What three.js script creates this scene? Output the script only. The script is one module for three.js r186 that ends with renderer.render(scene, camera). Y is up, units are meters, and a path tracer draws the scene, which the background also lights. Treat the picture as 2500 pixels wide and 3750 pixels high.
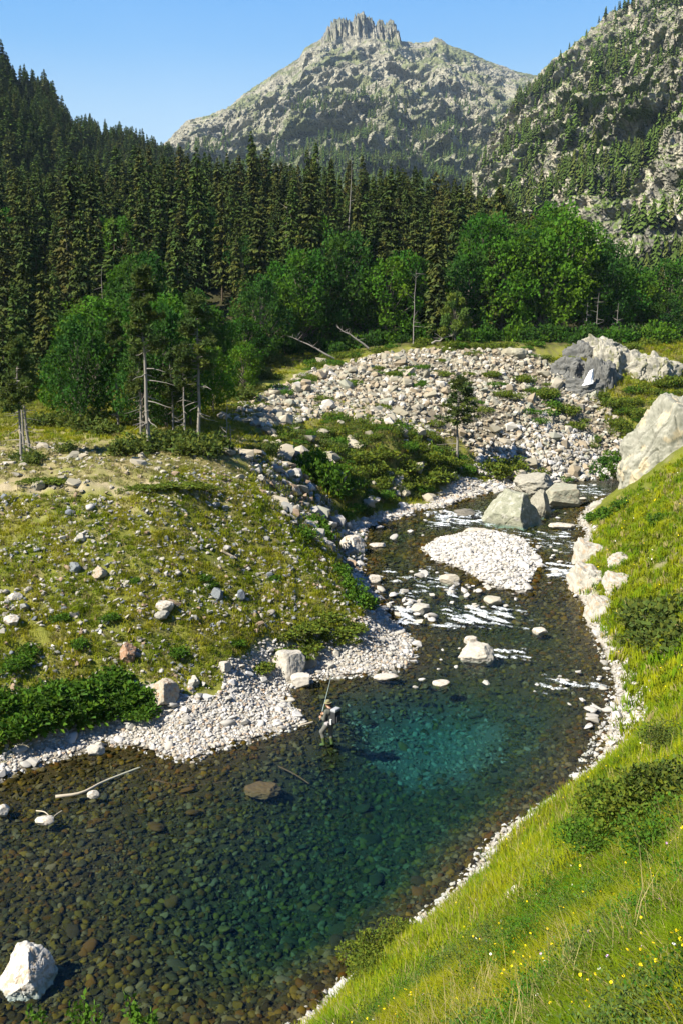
import * as THREE from 'three';
import { createNoise2D, createNoise3D } from 'simplex-noise';
import { mergeGeometries, mergeVertices } from 'three/addons/utils/BufferGeometryUtils.js';
import { ConvexGeometry } from 'three/addons/geometries/ConvexGeometry.js';
import { MarchingCubes } from 'three/addons/objects/MarchingCubes.js';

// ---------------------------------------------------------------- camera, sky, sun, exposure
const EYE = 14, PITCH = 10.5 * Math.PI / 180, FOV = 60;
const scene = new THREE.Scene();
const camera = new THREE.PerspectiveCamera(FOV, 2500 / 3750, 0.3, 9000);
camera.position.set(0, EYE, 0);
camera.rotation.set(-PITCH, 0, 0);
const renderer = new THREE.WebGLRenderer({ antialias: true });
renderer.setSize(682, 1024);
renderer.toneMapping = THREE.LinearToneMapping;
renderer.toneMappingExposure = 2.8;
renderer.shadowMap.enabled = true;
const lerp = (a, b, t) => a + (b - a) * t;
const clamp = (x, a = 0, b = 1) => Math.min(b, Math.max(a, x));
const smooth = (a, b, x) => { const t = clamp((x - a) / (b - a)); return t * t * (3 - 2 * t); };
{
  const W = 128, Hh = 256, data = new Float32Array(W * Hh * 4);
  const stops = [[-90, .10, .12, .10], [-1, .16, .2, .2], [0, .46, .575, .66], [8, .44, .57, .66], [13.5, .3, .47, .65], [17, .17, .37, .64], [21, .1, .3, .63], [29, .045, .2, .6], [45, .03, .14, .46], [90, .02, .08, .3]];
  for (let j = 0; j < Hh; j++) {
    const e = (j + .5) / Hh * 180 - 90;
    let k = 0; while (k < stops.length - 2 && e > stops[k + 1][0]) k++;
    const t = clamp((e - stops[k][0]) / (stops[k + 1][0] - stops[k][0]));
    for (let i = 0; i < W; i++) {
      const o = (j * W + i) * 4;
      for (let c = 0; c < 3; c++) data[o + c] = .53 * lerp(stops[k][c + 1], stops[k + 1][c + 1], t);
      data[o + 3] = 1;
    }
  }
  const sky = new THREE.DataTexture(data, W, Hh, THREE.RGBAFormat, THREE.FloatType);
  sky.mapping = THREE.EquirectangularReflectionMapping; sky.magFilter = THREE.LinearFilter; sky.needsUpdate = true;
  scene.background = sky; scene.environment = sky;
}
const sun = new THREE.DirectionalLight(new THREE.Color(1, .93, .80), 5);
sun.position.set(-640, 720, 300); sun.target.position.set(0, 0, -60);
sun.castShadow = true; sun.shadow.mapSize.set(4096, 4096);
Object.assign(sun.shadow.camera, { left: -160, right: 160, top: 160, bottom: -160, near: 1, far: 3000 });
scene.add(sun, sun.target);
scene.fog = new THREE.FogExp2(new THREE.Color(.62, .8, 1), .00005);

// ---------------------------------------------------------------- helpers
function rng(seed) { let a = seed >>> 0; return () => { a = (a + 0x6D2B79F5) | 0; let t = Math.imul(a ^ (a >>> 15), 1 | a); t = (t + Math.imul(t ^ (t >>> 7), 61 | t)) ^ t; return ((t ^ (t >>> 14)) >>> 0) / 4294967296; }; }
const N2 = createNoise2D(rng(11)), N3 = createNoise3D(rng(12));
const fbm2 = (x, y, o = 4) => { let s = 0, a = .5, f = 1; for (let i = 0; i < o; i++) { s += a * N2(x * f, y * f); a *= .5; f *= 2.03; } return s; };
const fbm3 = (x, y, z, o = 4) => { let s = 0, a = .5, f = 1; for (let i = 0; i < o; i++) { s += a * N3(x * f, y * f, z * f); a *= .5; f *= 2.03; } return s; };
const ridged3 = (x, y, z, o = 4) => { let s = 0, a = .5, f = 1; for (let i = 0; i < o; i++) { s += a * (1 - 2 * Math.abs(N3(x * f, y * f, z * f))); a *= .5; f *= 2.07; } return s; };
const V = (x, y, z) => new THREE.Vector3(x, y, z);
const used = {};
const numbered = (n) => { const k = used[n] = (used[n] ?? -1) + 1; return k ? `${n}_${String(k).padStart(3, '0')}` : n; };
function tag(o, label, category, group, kind) { Object.assign(o.userData, { label, category }); if (group) o.userData.group = group; if (kind) o.userData.kind = kind; return o; }
function shadows(o) { o.traverse((m) => { if (m.isMesh) { m.castShadow = true; m.receiveShadow = true; } }); return o; }
function put(o, name) { o.name = numbered(name); scene.add(shadows(o)); return o; }
function mat(color, o = {}) { return new THREE.MeshPhysicalMaterial({ color: Array.isArray(color) ? new THREE.Color(...color) : color, roughness: .9, metalness: 0, specularIntensity: .2, side: THREE.DoubleSide, ...o }); }
const leafMat = (c, t = .35, o = {}) => new THREE.MeshPhysicalMaterial({ color: new THREE.Color(...c), roughness: 1, transmission: t, thickness: 0, side: THREE.DoubleSide, specularIntensity: .1, ...o });
function geo(pos, idx, col) {
  const g = new THREE.BufferGeometry();
  g.setAttribute('position', new THREE.Float32BufferAttribute(pos, 3));
  if (col) g.setAttribute('color', new THREE.Float32BufferAttribute(col, 3));
  if (idx) g.setIndex(idx);
  g.computeVertexNormals();
  return g;
}
// a direction through a point (u, v) of a 1568 x 2352 plan of the view: used to find where things stand on the land
const KF = 1176 / Math.tan(FOV * Math.PI / 360), CP = Math.cos(PITCH), SP = Math.sin(PITCH);
function ray(u, v) { const dx = (u - 784) / KF, dy = (v - 1176) / KF; return V(dx, -(dy * CP + SP), -(CP - dy * SP)); }
const atHeight = (u, v, h) => { const r = ray(u, v), t = (h - EYE) / r.y; return V(r.x * t, h, r.z * t); };
const atDist = (u, v, d) => { const r = ray(u, v), t = d / -r.z; return V(r.x * t, EYE + r.y * t, -d); };

// ---------------------------------------------------------------- the shape of the land
const waterLevel = (z) => { const d = -z; return d < 44 ? 0 : d < 50 ? (d - 44) * .05 : .3 + Math.min(d - 50, 60) * .016; };
const onWater = (u, v) => { let p = atHeight(u, v, 0); for (let i = 0; i < 6; i++) p = atHeight(u, v, waterLevel(p.z)); return [p.x, p.z]; };
const RIGHT = [[-34, 22], [-17, 4], [-7.2, -8.6], ...[[690, 2352], [760, 2285], [850, 2205], [925, 2150], [965, 2110], [1035, 2055], [1100, 1985], [1125, 1935], [1180, 1895], [1250, 1850], [1300, 1825], [1345, 1785], [1385, 1740], [1393, 1690], [1403, 1640], [1415, 1590], [1405, 1535], [1385, 1490], [1350, 1435], [1340, 1385], [1308, 1345], [1325, 1300], [1342, 1255], [1345, 1222], [1325, 1200], [1345, 1165], [1400, 1140], [1450, 1112]].map((p) => onWater(...p)), [38, -83], [70, -80]];
const LEFT = [[-60, 14], [-34, -6], ...[[-250, 1905], [-90, 1830], [0, 1790], [60, 1762], [130, 1742], [210, 1716], [240, 1702], [330, 1716], [400, 1738], [440, 1745], [480, 1722], [560, 1702], [640, 1676], [692, 1658], [682, 1638], [652, 1608], [662, 1580], [700, 1562], [760, 1552], [850, 1546], [925, 1532], [948, 1508], [943, 1470], [918, 1440], [880, 1400], [850, 1360], [832, 1320], [826, 1280], [836, 1222], [862, 1200], [920, 1188], [960, 1170], [1010, 1165], [1060, 1146], [1120, 1132], [1180, 1121], [1240, 1114], [1310, 1106], [1400, 1097]].map((p) => onWater(...p)), [40, -91], [70, -89]];
const ISLAND = [[972, 1262], [1000, 1240], [1050, 1228], [1130, 1220], [1200, 1240], [1243, 1290], [1222, 1325], [1205, 1362], [1150, 1352], [1100, 1332], [1050, 1302], [1000, 1290]].map((p) => onWater(...p));
function distLine(x, z, L, closed) {
  let best = 1e9;
  for (let i = 0, n = L.length - (closed ? 0 : 1); i < n; i++) {
    const a = L[i], b = L[(i + 1) % L.length], ex = b[0] - a[0], ez = b[1] - a[1];
    const t = clamp(((x - a[0]) * ex + (z - a[1]) * ez) / (ex * ex + ez * ez));
    const d = (x - a[0] - ex * t) ** 2 + (z - a[1] - ez * t) ** 2;
    if (d < best) best = d;
  }
  return Math.sqrt(best);
}
function inside(x, z, P) {
  let c = false;
  for (let i = 0, j = P.length - 1; i < P.length; j = i++) if ((P[i][1] > z) !== (P[j][1] > z) && x < (P[j][0] - P[i][0]) * (z - P[i][1]) / (P[j][1] - P[i][1]) + P[i][0]) c = !c;
  return c;
}
const RIVER = [...RIGHT, ...LEFT.slice().reverse()];

// heights known along the far bank, joined by a thin plate
const known = [];
const kh = (u, v, h) => { const p = atHeight(u, v, h); known.push([p.x, p.z, h]); return p; };
const kd = (u, v, d) => { const p = atDist(u, v, d); known.push([p.x, p.z, p.y]); return p; };
LEFT.forEach((p, i) => { if (i % 2 === 0 && i > 1) known.push([p[0], p[1], waterLevel(p[1]) + .12]); });
for (const [tu, tv, th, eu, ev, eh, k] of [[-260, 1820, .7, -250, 1150, 7, 3], [0, 1735, .7, 0, 1146, 7, 3], [150, 1690, .75, 150, 1143, 7, 3], [300, 1645, .85, 300, 1139, 7, 3], [430, 1600, .9, 430, 1131, 6.9, 3], [600, 1555, .8, 530, 1117, 6.75, 3], [760, 1500, .7, 556, 1124, 6.6, 3], [880, 1430, .7, 566, 1136, 6.4, 3]]) {
  const a = kh(tu, tv, th), b = kh(eu, ev, eh);
  for (let i = 1; i <= k; i++) { const p = a.clone().lerp(b, i / (k + 1)); known.push([p.x, p.z, p.y]); }
}
for (const p of [[700, 1200, 2.9], [640, 1130, 4.6], [600, 1070, 6.1], [750, 1140, 3], [760, 1235, 1.5], [100, 1060, 7.2], [350, 1060, 7.1], [500, 1060, 6.9], [100, 990, 7.6], [300, 990, 7.6], [480, 1000, 7.4], [-250, 1060, 7.2], [-250, 980, 7.6],
  [100, 900, 9.6], [300, 900, 9.6], [500, 900, 9.4], [50, 835, 12], [300, 835, 12.1], [-200, 835, 12], [600, 1000, 6.8], [700, 1000, 6.6], [700, 920, 8.6], [600, 900, 9.5], [800, 1020, 5.4], [800, 1100, 3.6], [900, 1080, 3.3], [900, 1000, 6.3], [950, 1120, 1.7], [850, 1150, 1.9], [1050, 1080, 2.5], [1150, 1080, 2],
  [1000, 950, 7.3], [1150, 950, 7.2], [1250, 1000, 5], [1300, 1060, 2.6], [1150, 1010, 4.7], [900, 900, 9.3], [1050, 880, 10.1], [1200, 880, 10], [1300, 950, 6.8], [750, 870, 10.5], [700, 850, 11.3]]) kh(...p);
for (const p of [[900, 803, 112], [1050, 797, 112], [1150, 797, 112], [1220, 806, 110], [1255, 830, 108], [700, 805, 125], [900, 782, 125], [1100, 778, 125], [1300, 780, 124], [1500, 765, 124], [1400, 868, 105], [1520, 885, 104], [1420, 945, 100], [1450, 1005, 97], [1400, 1068, 93], [1700, 900, 104]]) kd(...p);
const phi = (r2) => r2 > 1e-9 ? r2 * Math.log(r2) * .5 : 0;
const plate = (() => {
  const n = known.length, m = n + 3, A = [];
  for (let i = 0; i < m; i++) {
    const row = new Float64Array(m + 1);
    if (i < n) {
      for (let j = 0; j < n; j++) row[j] = phi((known[i][0] - known[j][0]) ** 2 + (known[i][1] - known[j][1]) ** 2);
      row[i] += 1.5; row[n] = 1; row[n + 1] = known[i][0]; row[n + 2] = known[i][1]; row[m] = known[i][2];
    } else for (let j = 0; j < n; j++) row[j] = i === n ? 1 : known[j][i - n - 1];
    A.push(row);
  }
  for (let c = 0; c < m; c++) {
    let p = c; for (let r = c + 1; r < m; r++) if (Math.abs(A[r][c]) > Math.abs(A[p][c])) p = r;
    [A[c], A[p]] = [A[p], A[c]];
    for (let r = c + 1; r < m; r++) { const f = A[r][c] / A[c][c]; if (f) for (let k = c; k <= m; k++) A[r][k] -= f * A[c][k]; }
  }
  const w = new Float64Array(m);
  for (let r = m - 1; r >= 0; r--) { let s = A[r][m]; for (let k = r + 1; k < m; k++) s -= A[r][k] * w[k]; w[r] = s / A[r][r]; }
  return (x, z) => { let s = w[n] + w[n + 1] * x + w[n + 2] * z; for (let j = 0; j < n; j++) { const dx = x - known[j][0], dz = z - known[j][1]; s += w[j] * phi(dx * dx + dz * dz); } return s; };
})();
const POOL = [[985, 1610], [950, 1680], [900, 1800], [800, 1930], [720, 2010]].map((p) => onWater(...p));
function bedDepth(x, z, d) {
  const pool = smooth(-41, -34, z), g = distLine(x, z, POOL);
  const G = Math.exp(-(g * g) / 15);
  return (.05 + Math.min(d * .38, 1) * lerp(.32 + .12 * N2(x * .3, z * .3), (.24 + .08 * N2(x * .2, z * .2)) + 1.25 * G, pool));
}
function farLand(x, z) {
  const d = -z, k = lerp(lerp(.24, .32, smooth(-90, -45, x)), .07, smooth(8, 62, x));
  return 13.5 + (Math.min(d, 205) - 112) * k * smooth(100, 150, d) - .22 * Math.max(0, d - 215) * smooth(60, 10, x);
}
function land(x, z) {   // {h, zone, d}: zone 0 river, 1 far bank, 2 camera's bank, 3 gravel island
  const dR = distLine(x, z, RIGHT), dL = distLine(x, z, LEFT), wl = waterLevel(z);
  if (inside(x, z, RIVER)) {
    const d = Math.min(dR, dL), dI = distLine(x, z, ISLAND, true);
    if (inside(x, z, ISLAND)) return { h: wl + Math.min(.3, .04 + dI * .16), zone: 3, d: dI };
    return { h: wl - bedDepth(x, z, Math.min(d, dI)), zone: 0, d: Math.min(d, dI) };
  }
  if (dL < dR) {
    const t = smooth(0, 2.6, dL);
    let h = -z < 150 ? plate(x, z) : 0;
    if (-z > 105) h = lerp(h, farLand(x, z), smooth(108, 140, -z));
    if (x > 44) h = lerp(h, 12, smooth(44, 60, x));
    h += .22 * fbm2(x * .35, z * .35, 3) * smooth(1, 5, dL) + .1 * N2(x * 1.3, z * 1.3) * smooth(1, 3, dL);
    return { h: lerp(wl + .03 + dL * .05, Math.max(h, wl + .08), t), zone: 1, d: dL };
  }
  const n = dR, steep = lerp(1.09, .85, smooth(-30, -55, z));
  let h = wl + .03 + .1 * Math.min(n, 1) + Math.max(0, n - .5) * steep - .012 * Math.max(0, n - 13) ** 2 * smooth(13, 30, n);
  h += .3 * fbm2(x * .3 + 7, z * .3, 3) * smooth(.4, 4, n) + .06 * N2(x * 1.7, z * 1.7) * smooth(.3, 1.5, n);
  const cam = smooth(5, 1.5, Math.hypot(x, z)); h = lerp(h, Math.min(h, 12.1), cam);
  return { h: Math.min(h, 34), zone: 2, d: n };
}
const H = (x, z) => land(x, z).h;
function hit(u, v) {
  const r = ray(u, v); let t = 2, pt = 2;
  for (let i = 0; i < 700; i++) {
    if (EYE + r.y * t < H(r.x * t, r.z * t)) {
      let a = pt, b = t;
      for (let k = 0; k < 14; k++) { const m = (a + b) / 2; if (EYE + r.y * m < H(r.x * m, r.z * m)) b = m; else a = m; }
      return V(r.x * b, H(r.x * b, r.z * b), r.z * b);
    }
    pt = t; t *= 1.012; if (t > 400) break;
  }
  return null;
}
const world2 = (list) => list.map(([u, v]) => { const p = hit(u, v) ?? atDist(u, v, 125); return [p.x, p.z]; });
const SCREE = world2([[505, 960], [600, 905], [700, 858], [760, 842], [850, 822], [1000, 803], [1225, 808], [1300, 862], [1420, 965], [1440, 1085], [1330, 1106], [1190, 1108], [1110, 1070], [1050, 1010], [960, 1000], [860, 985], [800, 960], [700, 965], [600, 985]]);
const GULLY = world2([[575, 1050], [690, 1035], [720, 1100], [770, 1170], [828, 1230], [835, 1300], [800, 1320], [700, 1250], [640, 1180], [580, 1110]]);

// ---------------------------------------------------------------- ground: one sheet, finer near the eye
const grain = (() => {
  const S = 512, d = new Uint8Array(S * S * 4), r = rng(5), c = createNoise2D(rng(6));
  for (let j = 0; j < S; j++) for (let i = 0; i < S; i++) {
    const a = i / S * Math.PI * 2, b = j / S * Math.PI * 2, x = Math.cos(a) * 3 + Math.cos(b) * 2.1, y = Math.sin(a) * 3 + Math.sin(b) * 2.3;
    const v = clamp(.72 + .2 * c(x * 2.1, y * 2.3) + .14 * c(x * 7, y * 6.6) + (r() - .5) * .34, .2, 1) * 255, o = (j * S + i) * 4;
    d[o] = d[o + 1] = d[o + 2] = v; d[o + 3] = 255;
  }
  const t = new THREE.DataTexture(d, S, S); t.wrapS = t.wrapT = THREE.RepeatWrapping; t.magFilter = THREE.LinearFilter; t.needsUpdate = true; return t;
})();
const mixc = (a, b, t) => [lerp(a[0], b[0], t), lerp(a[1], b[1], t), lerp(a[2], b[2], t)];
const gravelEdge = (x, z, u = 0) => 1.5 + 1.3 * N2(x * .12 + 3, z * .12) + .5 * N2(x * .7, z * .7);
const beachWidth = (x, z) => { // how far the bare gravel reaches from the far bank's waterline
  let w = .95 + .45 * N2(x * .25, z * .25);
  for (const [bx, bz, s, k] of BARS) w += k * Math.exp(-((x - bx) ** 2 + (z - bz) ** 2) / (s * s));
  return w;
};
const BARS = [[560, 1655, 4, 1.3], [420, 1705, 3.4, .9], [870, 1490, 3.4, 1.4], [700, 1560, 3, .5], [1050, 1130, 6, 1.5]].map(([u, v, s, k]) => [...onWater(u, v), s, k]);
const HEAD = onWater(985, 1640), paleBed = (x, z) => smooth(1.25, .2, Math.hypot((x - HEAD[0]) / 4.2, (z - HEAD[1]) / 3.6) + .2 * N2(x * .5, z * .5));   // fine pale gravel at the head of the pool
const TRACK = world2([[-400, 1128], [100, 1122], [300, 1118], [420, 1108], [520, 1098], [525, 1106], [430, 1120], [300, 1130], [100, 1133], [-400, 1140]]);
function groundColor(x, z, L) {
  const n1 = fbm2(x * .22, z * .22, 3), n2 = N2(x * 1.1 + 9, z * 1.1), n3 = N2(x * 3.1, z * 3.1 + 4);
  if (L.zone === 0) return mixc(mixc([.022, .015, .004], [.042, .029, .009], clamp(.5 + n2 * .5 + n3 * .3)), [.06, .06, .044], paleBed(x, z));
  if (L.zone === 3) return mixc([.32, .3, .26], [.4, .38, .34], clamp(.5 + n3));
  if (L.zone === 1) {
    if (inside(x, z, SCREE)) return mixc([.12, .1, .07], [.17, .15, .11], clamp(.5 + n2 * .6));
    if (inside(x, z, GULLY)) return mixc([.12, .1, .07], [.24, .21, .16], clamp(.5 + n3));
    const bw = beachWidth(x, z) + n3 * .25;
    if (L.d < bw) return mixc([.26, .235, .185], [.38, .35, .3], clamp(.5 + n3 * .5 + n2 * .3));
    let c = mixc([.1, .12, .016], [.19, .185, .035], clamp(.5 + n1 + n2 * .3));
    const soil = smooth(.1, .4, n2 * .6 + n1 * .6 + n3 * .4);
    c = mixc(c, [.15, .125, .075], soil * .5);
    if (L.h > 6.3 && L.h < 9 && -z < 75) c = mixc(c, mixc([.17, .175, .04], [.27, .22, .12], clamp(.5 + n1 + n3 * .4)), .85);   // dry turf of the terrace
    if (inside(x, z, TRACK)) c = mixc(c, [.34, .28, .18], clamp(.7 + n2 * .4));   // worn sandy track along the terrace edge
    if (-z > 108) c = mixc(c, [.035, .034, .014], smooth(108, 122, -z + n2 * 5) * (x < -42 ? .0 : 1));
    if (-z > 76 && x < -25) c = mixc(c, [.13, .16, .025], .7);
    return c;
  }
  const g = .45 + .3 * N2(x * .5, z * .5) + .25 * N2(x * 1.9, z * 1.9);
  if (L.d < g + .35) return mixc([.3, .27, .22], [.38, .36, .31], clamp(.5 + n3));
  const bare = smooth(.36, .55, fbm2(x * .33 + 20, z * .33, 3) + .12 * n3);
  return mixc(mixc([.085, .105, .012], [.13, .14, .02], clamp(.5 + n1 + n2 * .4)), [.2, .18, .11], bare * .8);
}
{
  const A = 400, Rn = 560, pos = [], col = [], uv = [], idx = [];
  const a0 = -46, a1 = 46, r0 = .6, r1 = 620;
  for (let j = 0; j <= Rn; j++) {
    const r = r0 * Math.pow(r1 / r0, Math.pow(j / Rn, .8));
    for (let i = 0; i <= A; i++) {
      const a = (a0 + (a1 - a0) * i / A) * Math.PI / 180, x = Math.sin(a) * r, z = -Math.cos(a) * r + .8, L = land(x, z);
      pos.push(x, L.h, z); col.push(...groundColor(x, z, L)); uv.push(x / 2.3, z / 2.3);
    }
  }
  for (let j = 0; j < Rn; j++) for (let i = 0; i < A; i++) { const a = j * (A + 1) + i, b = a + 1, c = a + A + 1, d = c + 1; idx.push(a, b, c, b, d, c); }
  const g = geo(pos, idx, col); g.setAttribute('uv', new THREE.Float32BufferAttribute(uv, 2));
  const m = new THREE.Mesh(g, mat([1.3, 1.3, 1.3], { vertexColors: true, map: grain, bumpMap: grain, bumpScale: .03, roughness: .96 }));
  m.userData.kind = 'structure'; put(m, 'ground');
}
console.log('ground');

// ---------------------------------------------------------------- water: a rippled surface over a body that takes up red light with depth
const ripple = (() => {
  const S = 1024, d = new Uint8Array(S * S * 4), c = createNoise2D(rng(61));
  for (let j = 0; j < S; j++) for (let i = 0; i < S; i++) {
    const u = i / S, v = j / S; let h = 0;
    const tile = (f, k) => { const q = (a, b) => c(a * f + k, b * f); return (q(u, v) * (1 - u) * (1 - v) + q(u - 1, v) * u * (1 - v) + q(u, v - 1) * (1 - u) * v + q(u - 1, v - 1) * u * v); };
    h = .5 + .2 * tile(9, 0) + .17 * tile(21, 50) + .11 * tile(47, 90);
    const o = (j * S + i) * 4; d[o] = d[o + 1] = d[o + 2] = clamp(h) * 255; d[o + 3] = 255;
  }
  const t = new THREE.DataTexture(d, S, S); t.wrapS = t.wrapT = THREE.RepeatWrapping; t.magFilter = THREE.LinearFilter; t.needsUpdate = true; return t;
})();
{
  const x0 = -40, x1 = 60, zs = [20]; for (let z = 18; z > -96; z -= 1) zs.push(z);
  const sheet = (dy) => { const pos = [], uv = [], idx = []; zs.forEach((z) => { for (const x of [x0, x1]) { pos.push(x, waterLevel(z) + dy, z); uv.push(x / 5, z / 5); } }); for (let i = 0; i < zs.length - 1; i++) { const a = i * 2; idx.push(a, a + 1, a + 2, a + 1, a + 3, a + 2); } const g = geo(pos, idx); g.setAttribute('uv', new THREE.Float32BufferAttribute(uv, 2)); return g; };
  const surface = new THREE.Mesh(sheet(0), new THREE.MeshPhysicalMaterial({ color: 0xffffff, roughness: .06, transmission: 1, thickness: 0, ior: 1.33, specularIntensity: .4, bumpMap: ripple, bumpScale: .035, side: THREE.DoubleSide }));
  surface.userData.kind = 'structure'; put(surface, 'water');
  // the body of water under it
  const pos = [], idx = [], n = zs.length;
  for (const z of zs) pos.push(x0, waterLevel(z) - .005, z, x1, waterLevel(z) - .005, z, x1, -4.5, z, x0, -4.5, z);
  for (let i = 0; i < n - 1; i++) for (let k = 0; k < 4; k++) { const a = i * 4 + k, b = i * 4 + (k + 1) % 4, c = a + 4, d = b + 4; idx.push(a, b, c, b, d, c); }
  idx.push(0, 2, 1, 0, 3, 2); const e = (n - 1) * 4; idx.push(e, e + 1, e + 2, e, e + 2, e + 3);
  const body = new THREE.Mesh(geo(pos, idx), new THREE.MeshPhysicalMaterial({ color: 0xffffff, roughness: 0, transmission: 1, thickness: 1, ior: 1.0, transparent: true, opacity: .01, attenuationColor: new THREE.Color(.66, .9, .91), attenuationDistance: 1 }));
  body.name = 'water_body'; surface.add(body);
}
console.log('water');

// ---------------------------------------------------------------- mountains
// a mountain side between a foot line and a ridge line, each [u, v, distance]; ribs, gullies and steps are geometry
function face(foot, ridge, cols, rows, o) {
  const line = (pts) => { const w = pts.map((p) => atDist(...p)), len = [0]; for (let i = 1; i < w.length; i++) len.push(len[i - 1] + Math.hypot(pts[i][0] - pts[i - 1][0], (pts[i][1] - pts[i - 1][1]) * .6)); return (t) => { const s = t * len[len.length - 1]; let i = 1; while (i < len.length - 1 && len[i] < s) i++; const k = (s - len[i - 1]) / (len[i] - len[i - 1]); return w[i - 1].clone().lerp(w[i], k); }; };
  const F = line(foot), R = line(ridge), P = [];
  const back = 8;
  for (let j = 0; j <= rows + back; j++) for (let i = 0; i <= cols; i++) {
    const t = i / cols, s = Math.min(1, j / rows), f = F(t), r = R(t);
    const p = V(lerp(f.x, r.x, s), lerp(f.y, r.y, o.profile(s, t)), lerp(f.z, r.z, s));
    if (j > rows) { const k = (j - rows) / back; p.z -= k * o.depth; p.y -= k * k * o.depth * .8 + k * 8; p.x += k * o.depth * .1; }
    o.shape(p, s, t, j > rows ? 0 : 1); P.push(p);
  }
  const pos = [], idx = [];
  for (const p of P) pos.push(p.x, p.y, p.z);
  for (let j = 0; j < rows + back; j++) for (let i = 0; i < cols; i++) { const a = j * (cols + 1) + i, b = a + 1, c = a + cols + 1, d = c + 1; idx.push(a, b, c, b, d, c); }
  const g = geo(pos, idx), nn = g.attributes.normal, col = [];
  for (let k = 0; k < P.length; k++) {
    const j = Math.floor(k / (cols + 1)), i = k % (cols + 1);
    col.push(...o.color(P[k], Math.abs(nn.getY(k)), Math.min(1, j / rows), i / cols));
  }
  g.setAttribute('color', new THREE.Float32BufferAttribute(col, 3));
  const uv = []; for (const p of P) uv.push((p.x * .8 + p.z * .45) / o.tile, (p.y + p.z * .3) / o.tile); g.setAttribute('uv', new THREE.Float32BufferAttribute(uv, 2));
  const m = new THREE.Mesh(g, mat([1.45, 1.45, 1.42], { vertexColors: true, roughness: 1, map: grain, bumpMap: grain, bumpScale: o.bump }));
  m.userData.kind = 'structure';
  return { m, P, nn, cols, rows };
}
const TOWERS = [[700, 0], [738, 0], [745, 12], [752, 16], [760, 28], [772, 30], [786, 33], [796, 27], [804, 19], [808, 20], [812, 36], [820, 42], [828, 45], [838, 40], [846, 34], [853, 29], [860, 17], [866, 27], [874, 26], [884, 27], [892, 31], [903, 34], [909, 26], [914, 16], [922, 0], [2000, 0]];
const towerAt = (u) => { for (let i = 1; i < TOWERS.length; i++) if (u <= TOWERS[i][0]) return lerp(TOWERS[i - 1][1], TOWERS[i][1], clamp((u - TOWERS[i - 1][0]) / (TOWERS[i][0] - TOWERS[i - 1][0]))); return 0; };
const step = (x, n, k) => { const y = x * n, f = Math.floor(y), t = y - f; return (f + Math.pow(t, k)) / n; };
// the bare peak at the head of the valley
const PEAK = face(
  [[300, 640, 900], [560, 640, 850], [800, 650, 820], [1000, 650, 800], [1200, 660, 800], [1420, 640, 850]],
  [[300, 420, 1750], [360, 352, 1800], [400, 308, 1850], [430, 280, 1900], [480, 266, 1950], [520, 252, 2000], [560, 218, 2060], [620, 178, 2120], [665, 148, 2180], [688, 134, 2200], [700, 112, 2220], [735, 92, 2250], [750, 82, 2260], [780, 74, 2270], [830, 70, 2280], [880, 76, 2280], [905, 84, 2290], [922, 95, 2300], [950, 100, 2330], [984, 98, 2350], [996, 87, 2350], [1012, 90, 2350], [1026, 103, 2360], [1080, 122, 2400], [1110, 138, 2420], [1150, 152, 2450], [1190, 166, 2500], [1240, 176, 2550], [1300, 176, 2600], [1420, 190, 2600]],
  560, 280, {
    depth: 260, tile: 520, bump: 9, profile: (s) => lerp(s, s * s, .25),
    shape(p, s, t, on) {
      const q = Math.sin(Math.PI * Math.min(1, s * 1.02)) ** .6;
      const rib = ridged3(p.x / 210, p.y / 420, p.z / 210, 5), fine = ridged3(p.x / 40, p.y / 110, p.z / 60, 5), tiny = ridged3(p.x / 13, p.y / 22, p.z / 15, 3), big = fbm3(p.x / 600, p.y / 600, p.z / 600, 3);
      const blocks = step(.5 + .5 * N3(p.x / 120, p.y / 160, p.z / 120), 4, 5);
      const A = on * Math.max(.0, q) * (s > .97 ? (1 - s) / .03 : 1);
      p.z += A * (rib * 75 + fine * 16 + tiny * 5 + big * 110 + blocks * 40);
      p.y += A * (rib * 12 + fine * 5 + tiny * 2.5) + on * (s > .9 ? 1 : 0) * (fine * 2 + tiny * 3);
      const u = 784 + p.x / 2280 * 1.083 * KF, tw = Math.max(0, towerAt(u) * .9 + (towerAt(u) > 6 ? 7 * N2(u / 7, 1) + 4 * N2(u / 2.6, 5) : 0));   // the fluted towers of the summit
      if (tw > 0 && s > .85) { const e = .93 + .02 * N2(u / 14, 3) + .012 * N2(u / 5, 8); p.y += tw * smooth(e, e + .045, s) * (on || .96); p.z += on * (7 * ridged3(p.x / 30, p.y / 40, 0, 4) + 9 * fine) * smooth(e, e + .02, s) * Math.min(1, (1 - s) * 40); }
      p.x += A * (fine * 5 + tiny * 2);
    },
    color(p, ny, s, t) {
      const n = fbm3(p.x / 120, p.y / 120, p.z / 120, 5), f = fbm3(p.x / 26, p.y / 26, p.z / 26, 3), m = N3(p.x / 9, p.y / 7, p.z / 9);
      let c = mixc([.125, .122, .098], [.255, .24, .185], clamp(.5 + f * .7 + m * .28 + n * .2));
      if (m < -.55) c = mixc(c, [.07, .07, .065], .6);
      const green = smooth(.0, .2, n * 1.3 + f * .5 + .2 - s * .26 + (ny - .6) * .7);
      c = mixc(c, mixc([.05, .07, .024], [.1, .115, .045], clamp(.5 + f + m * .3)), green * .78);
      const low = smooth(.42, .2, s + n * .22); c = mixc(c, [.03, .055, .02], low * .75);
      if (s > .957 && towerAt(784 + p.x / 2280 * 1.083 * KF) > 4) c = mixc([.1, .1, .1], c, .45);
      return c;
    },
  });
put(PEAK.m, 'mountain');
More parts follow.
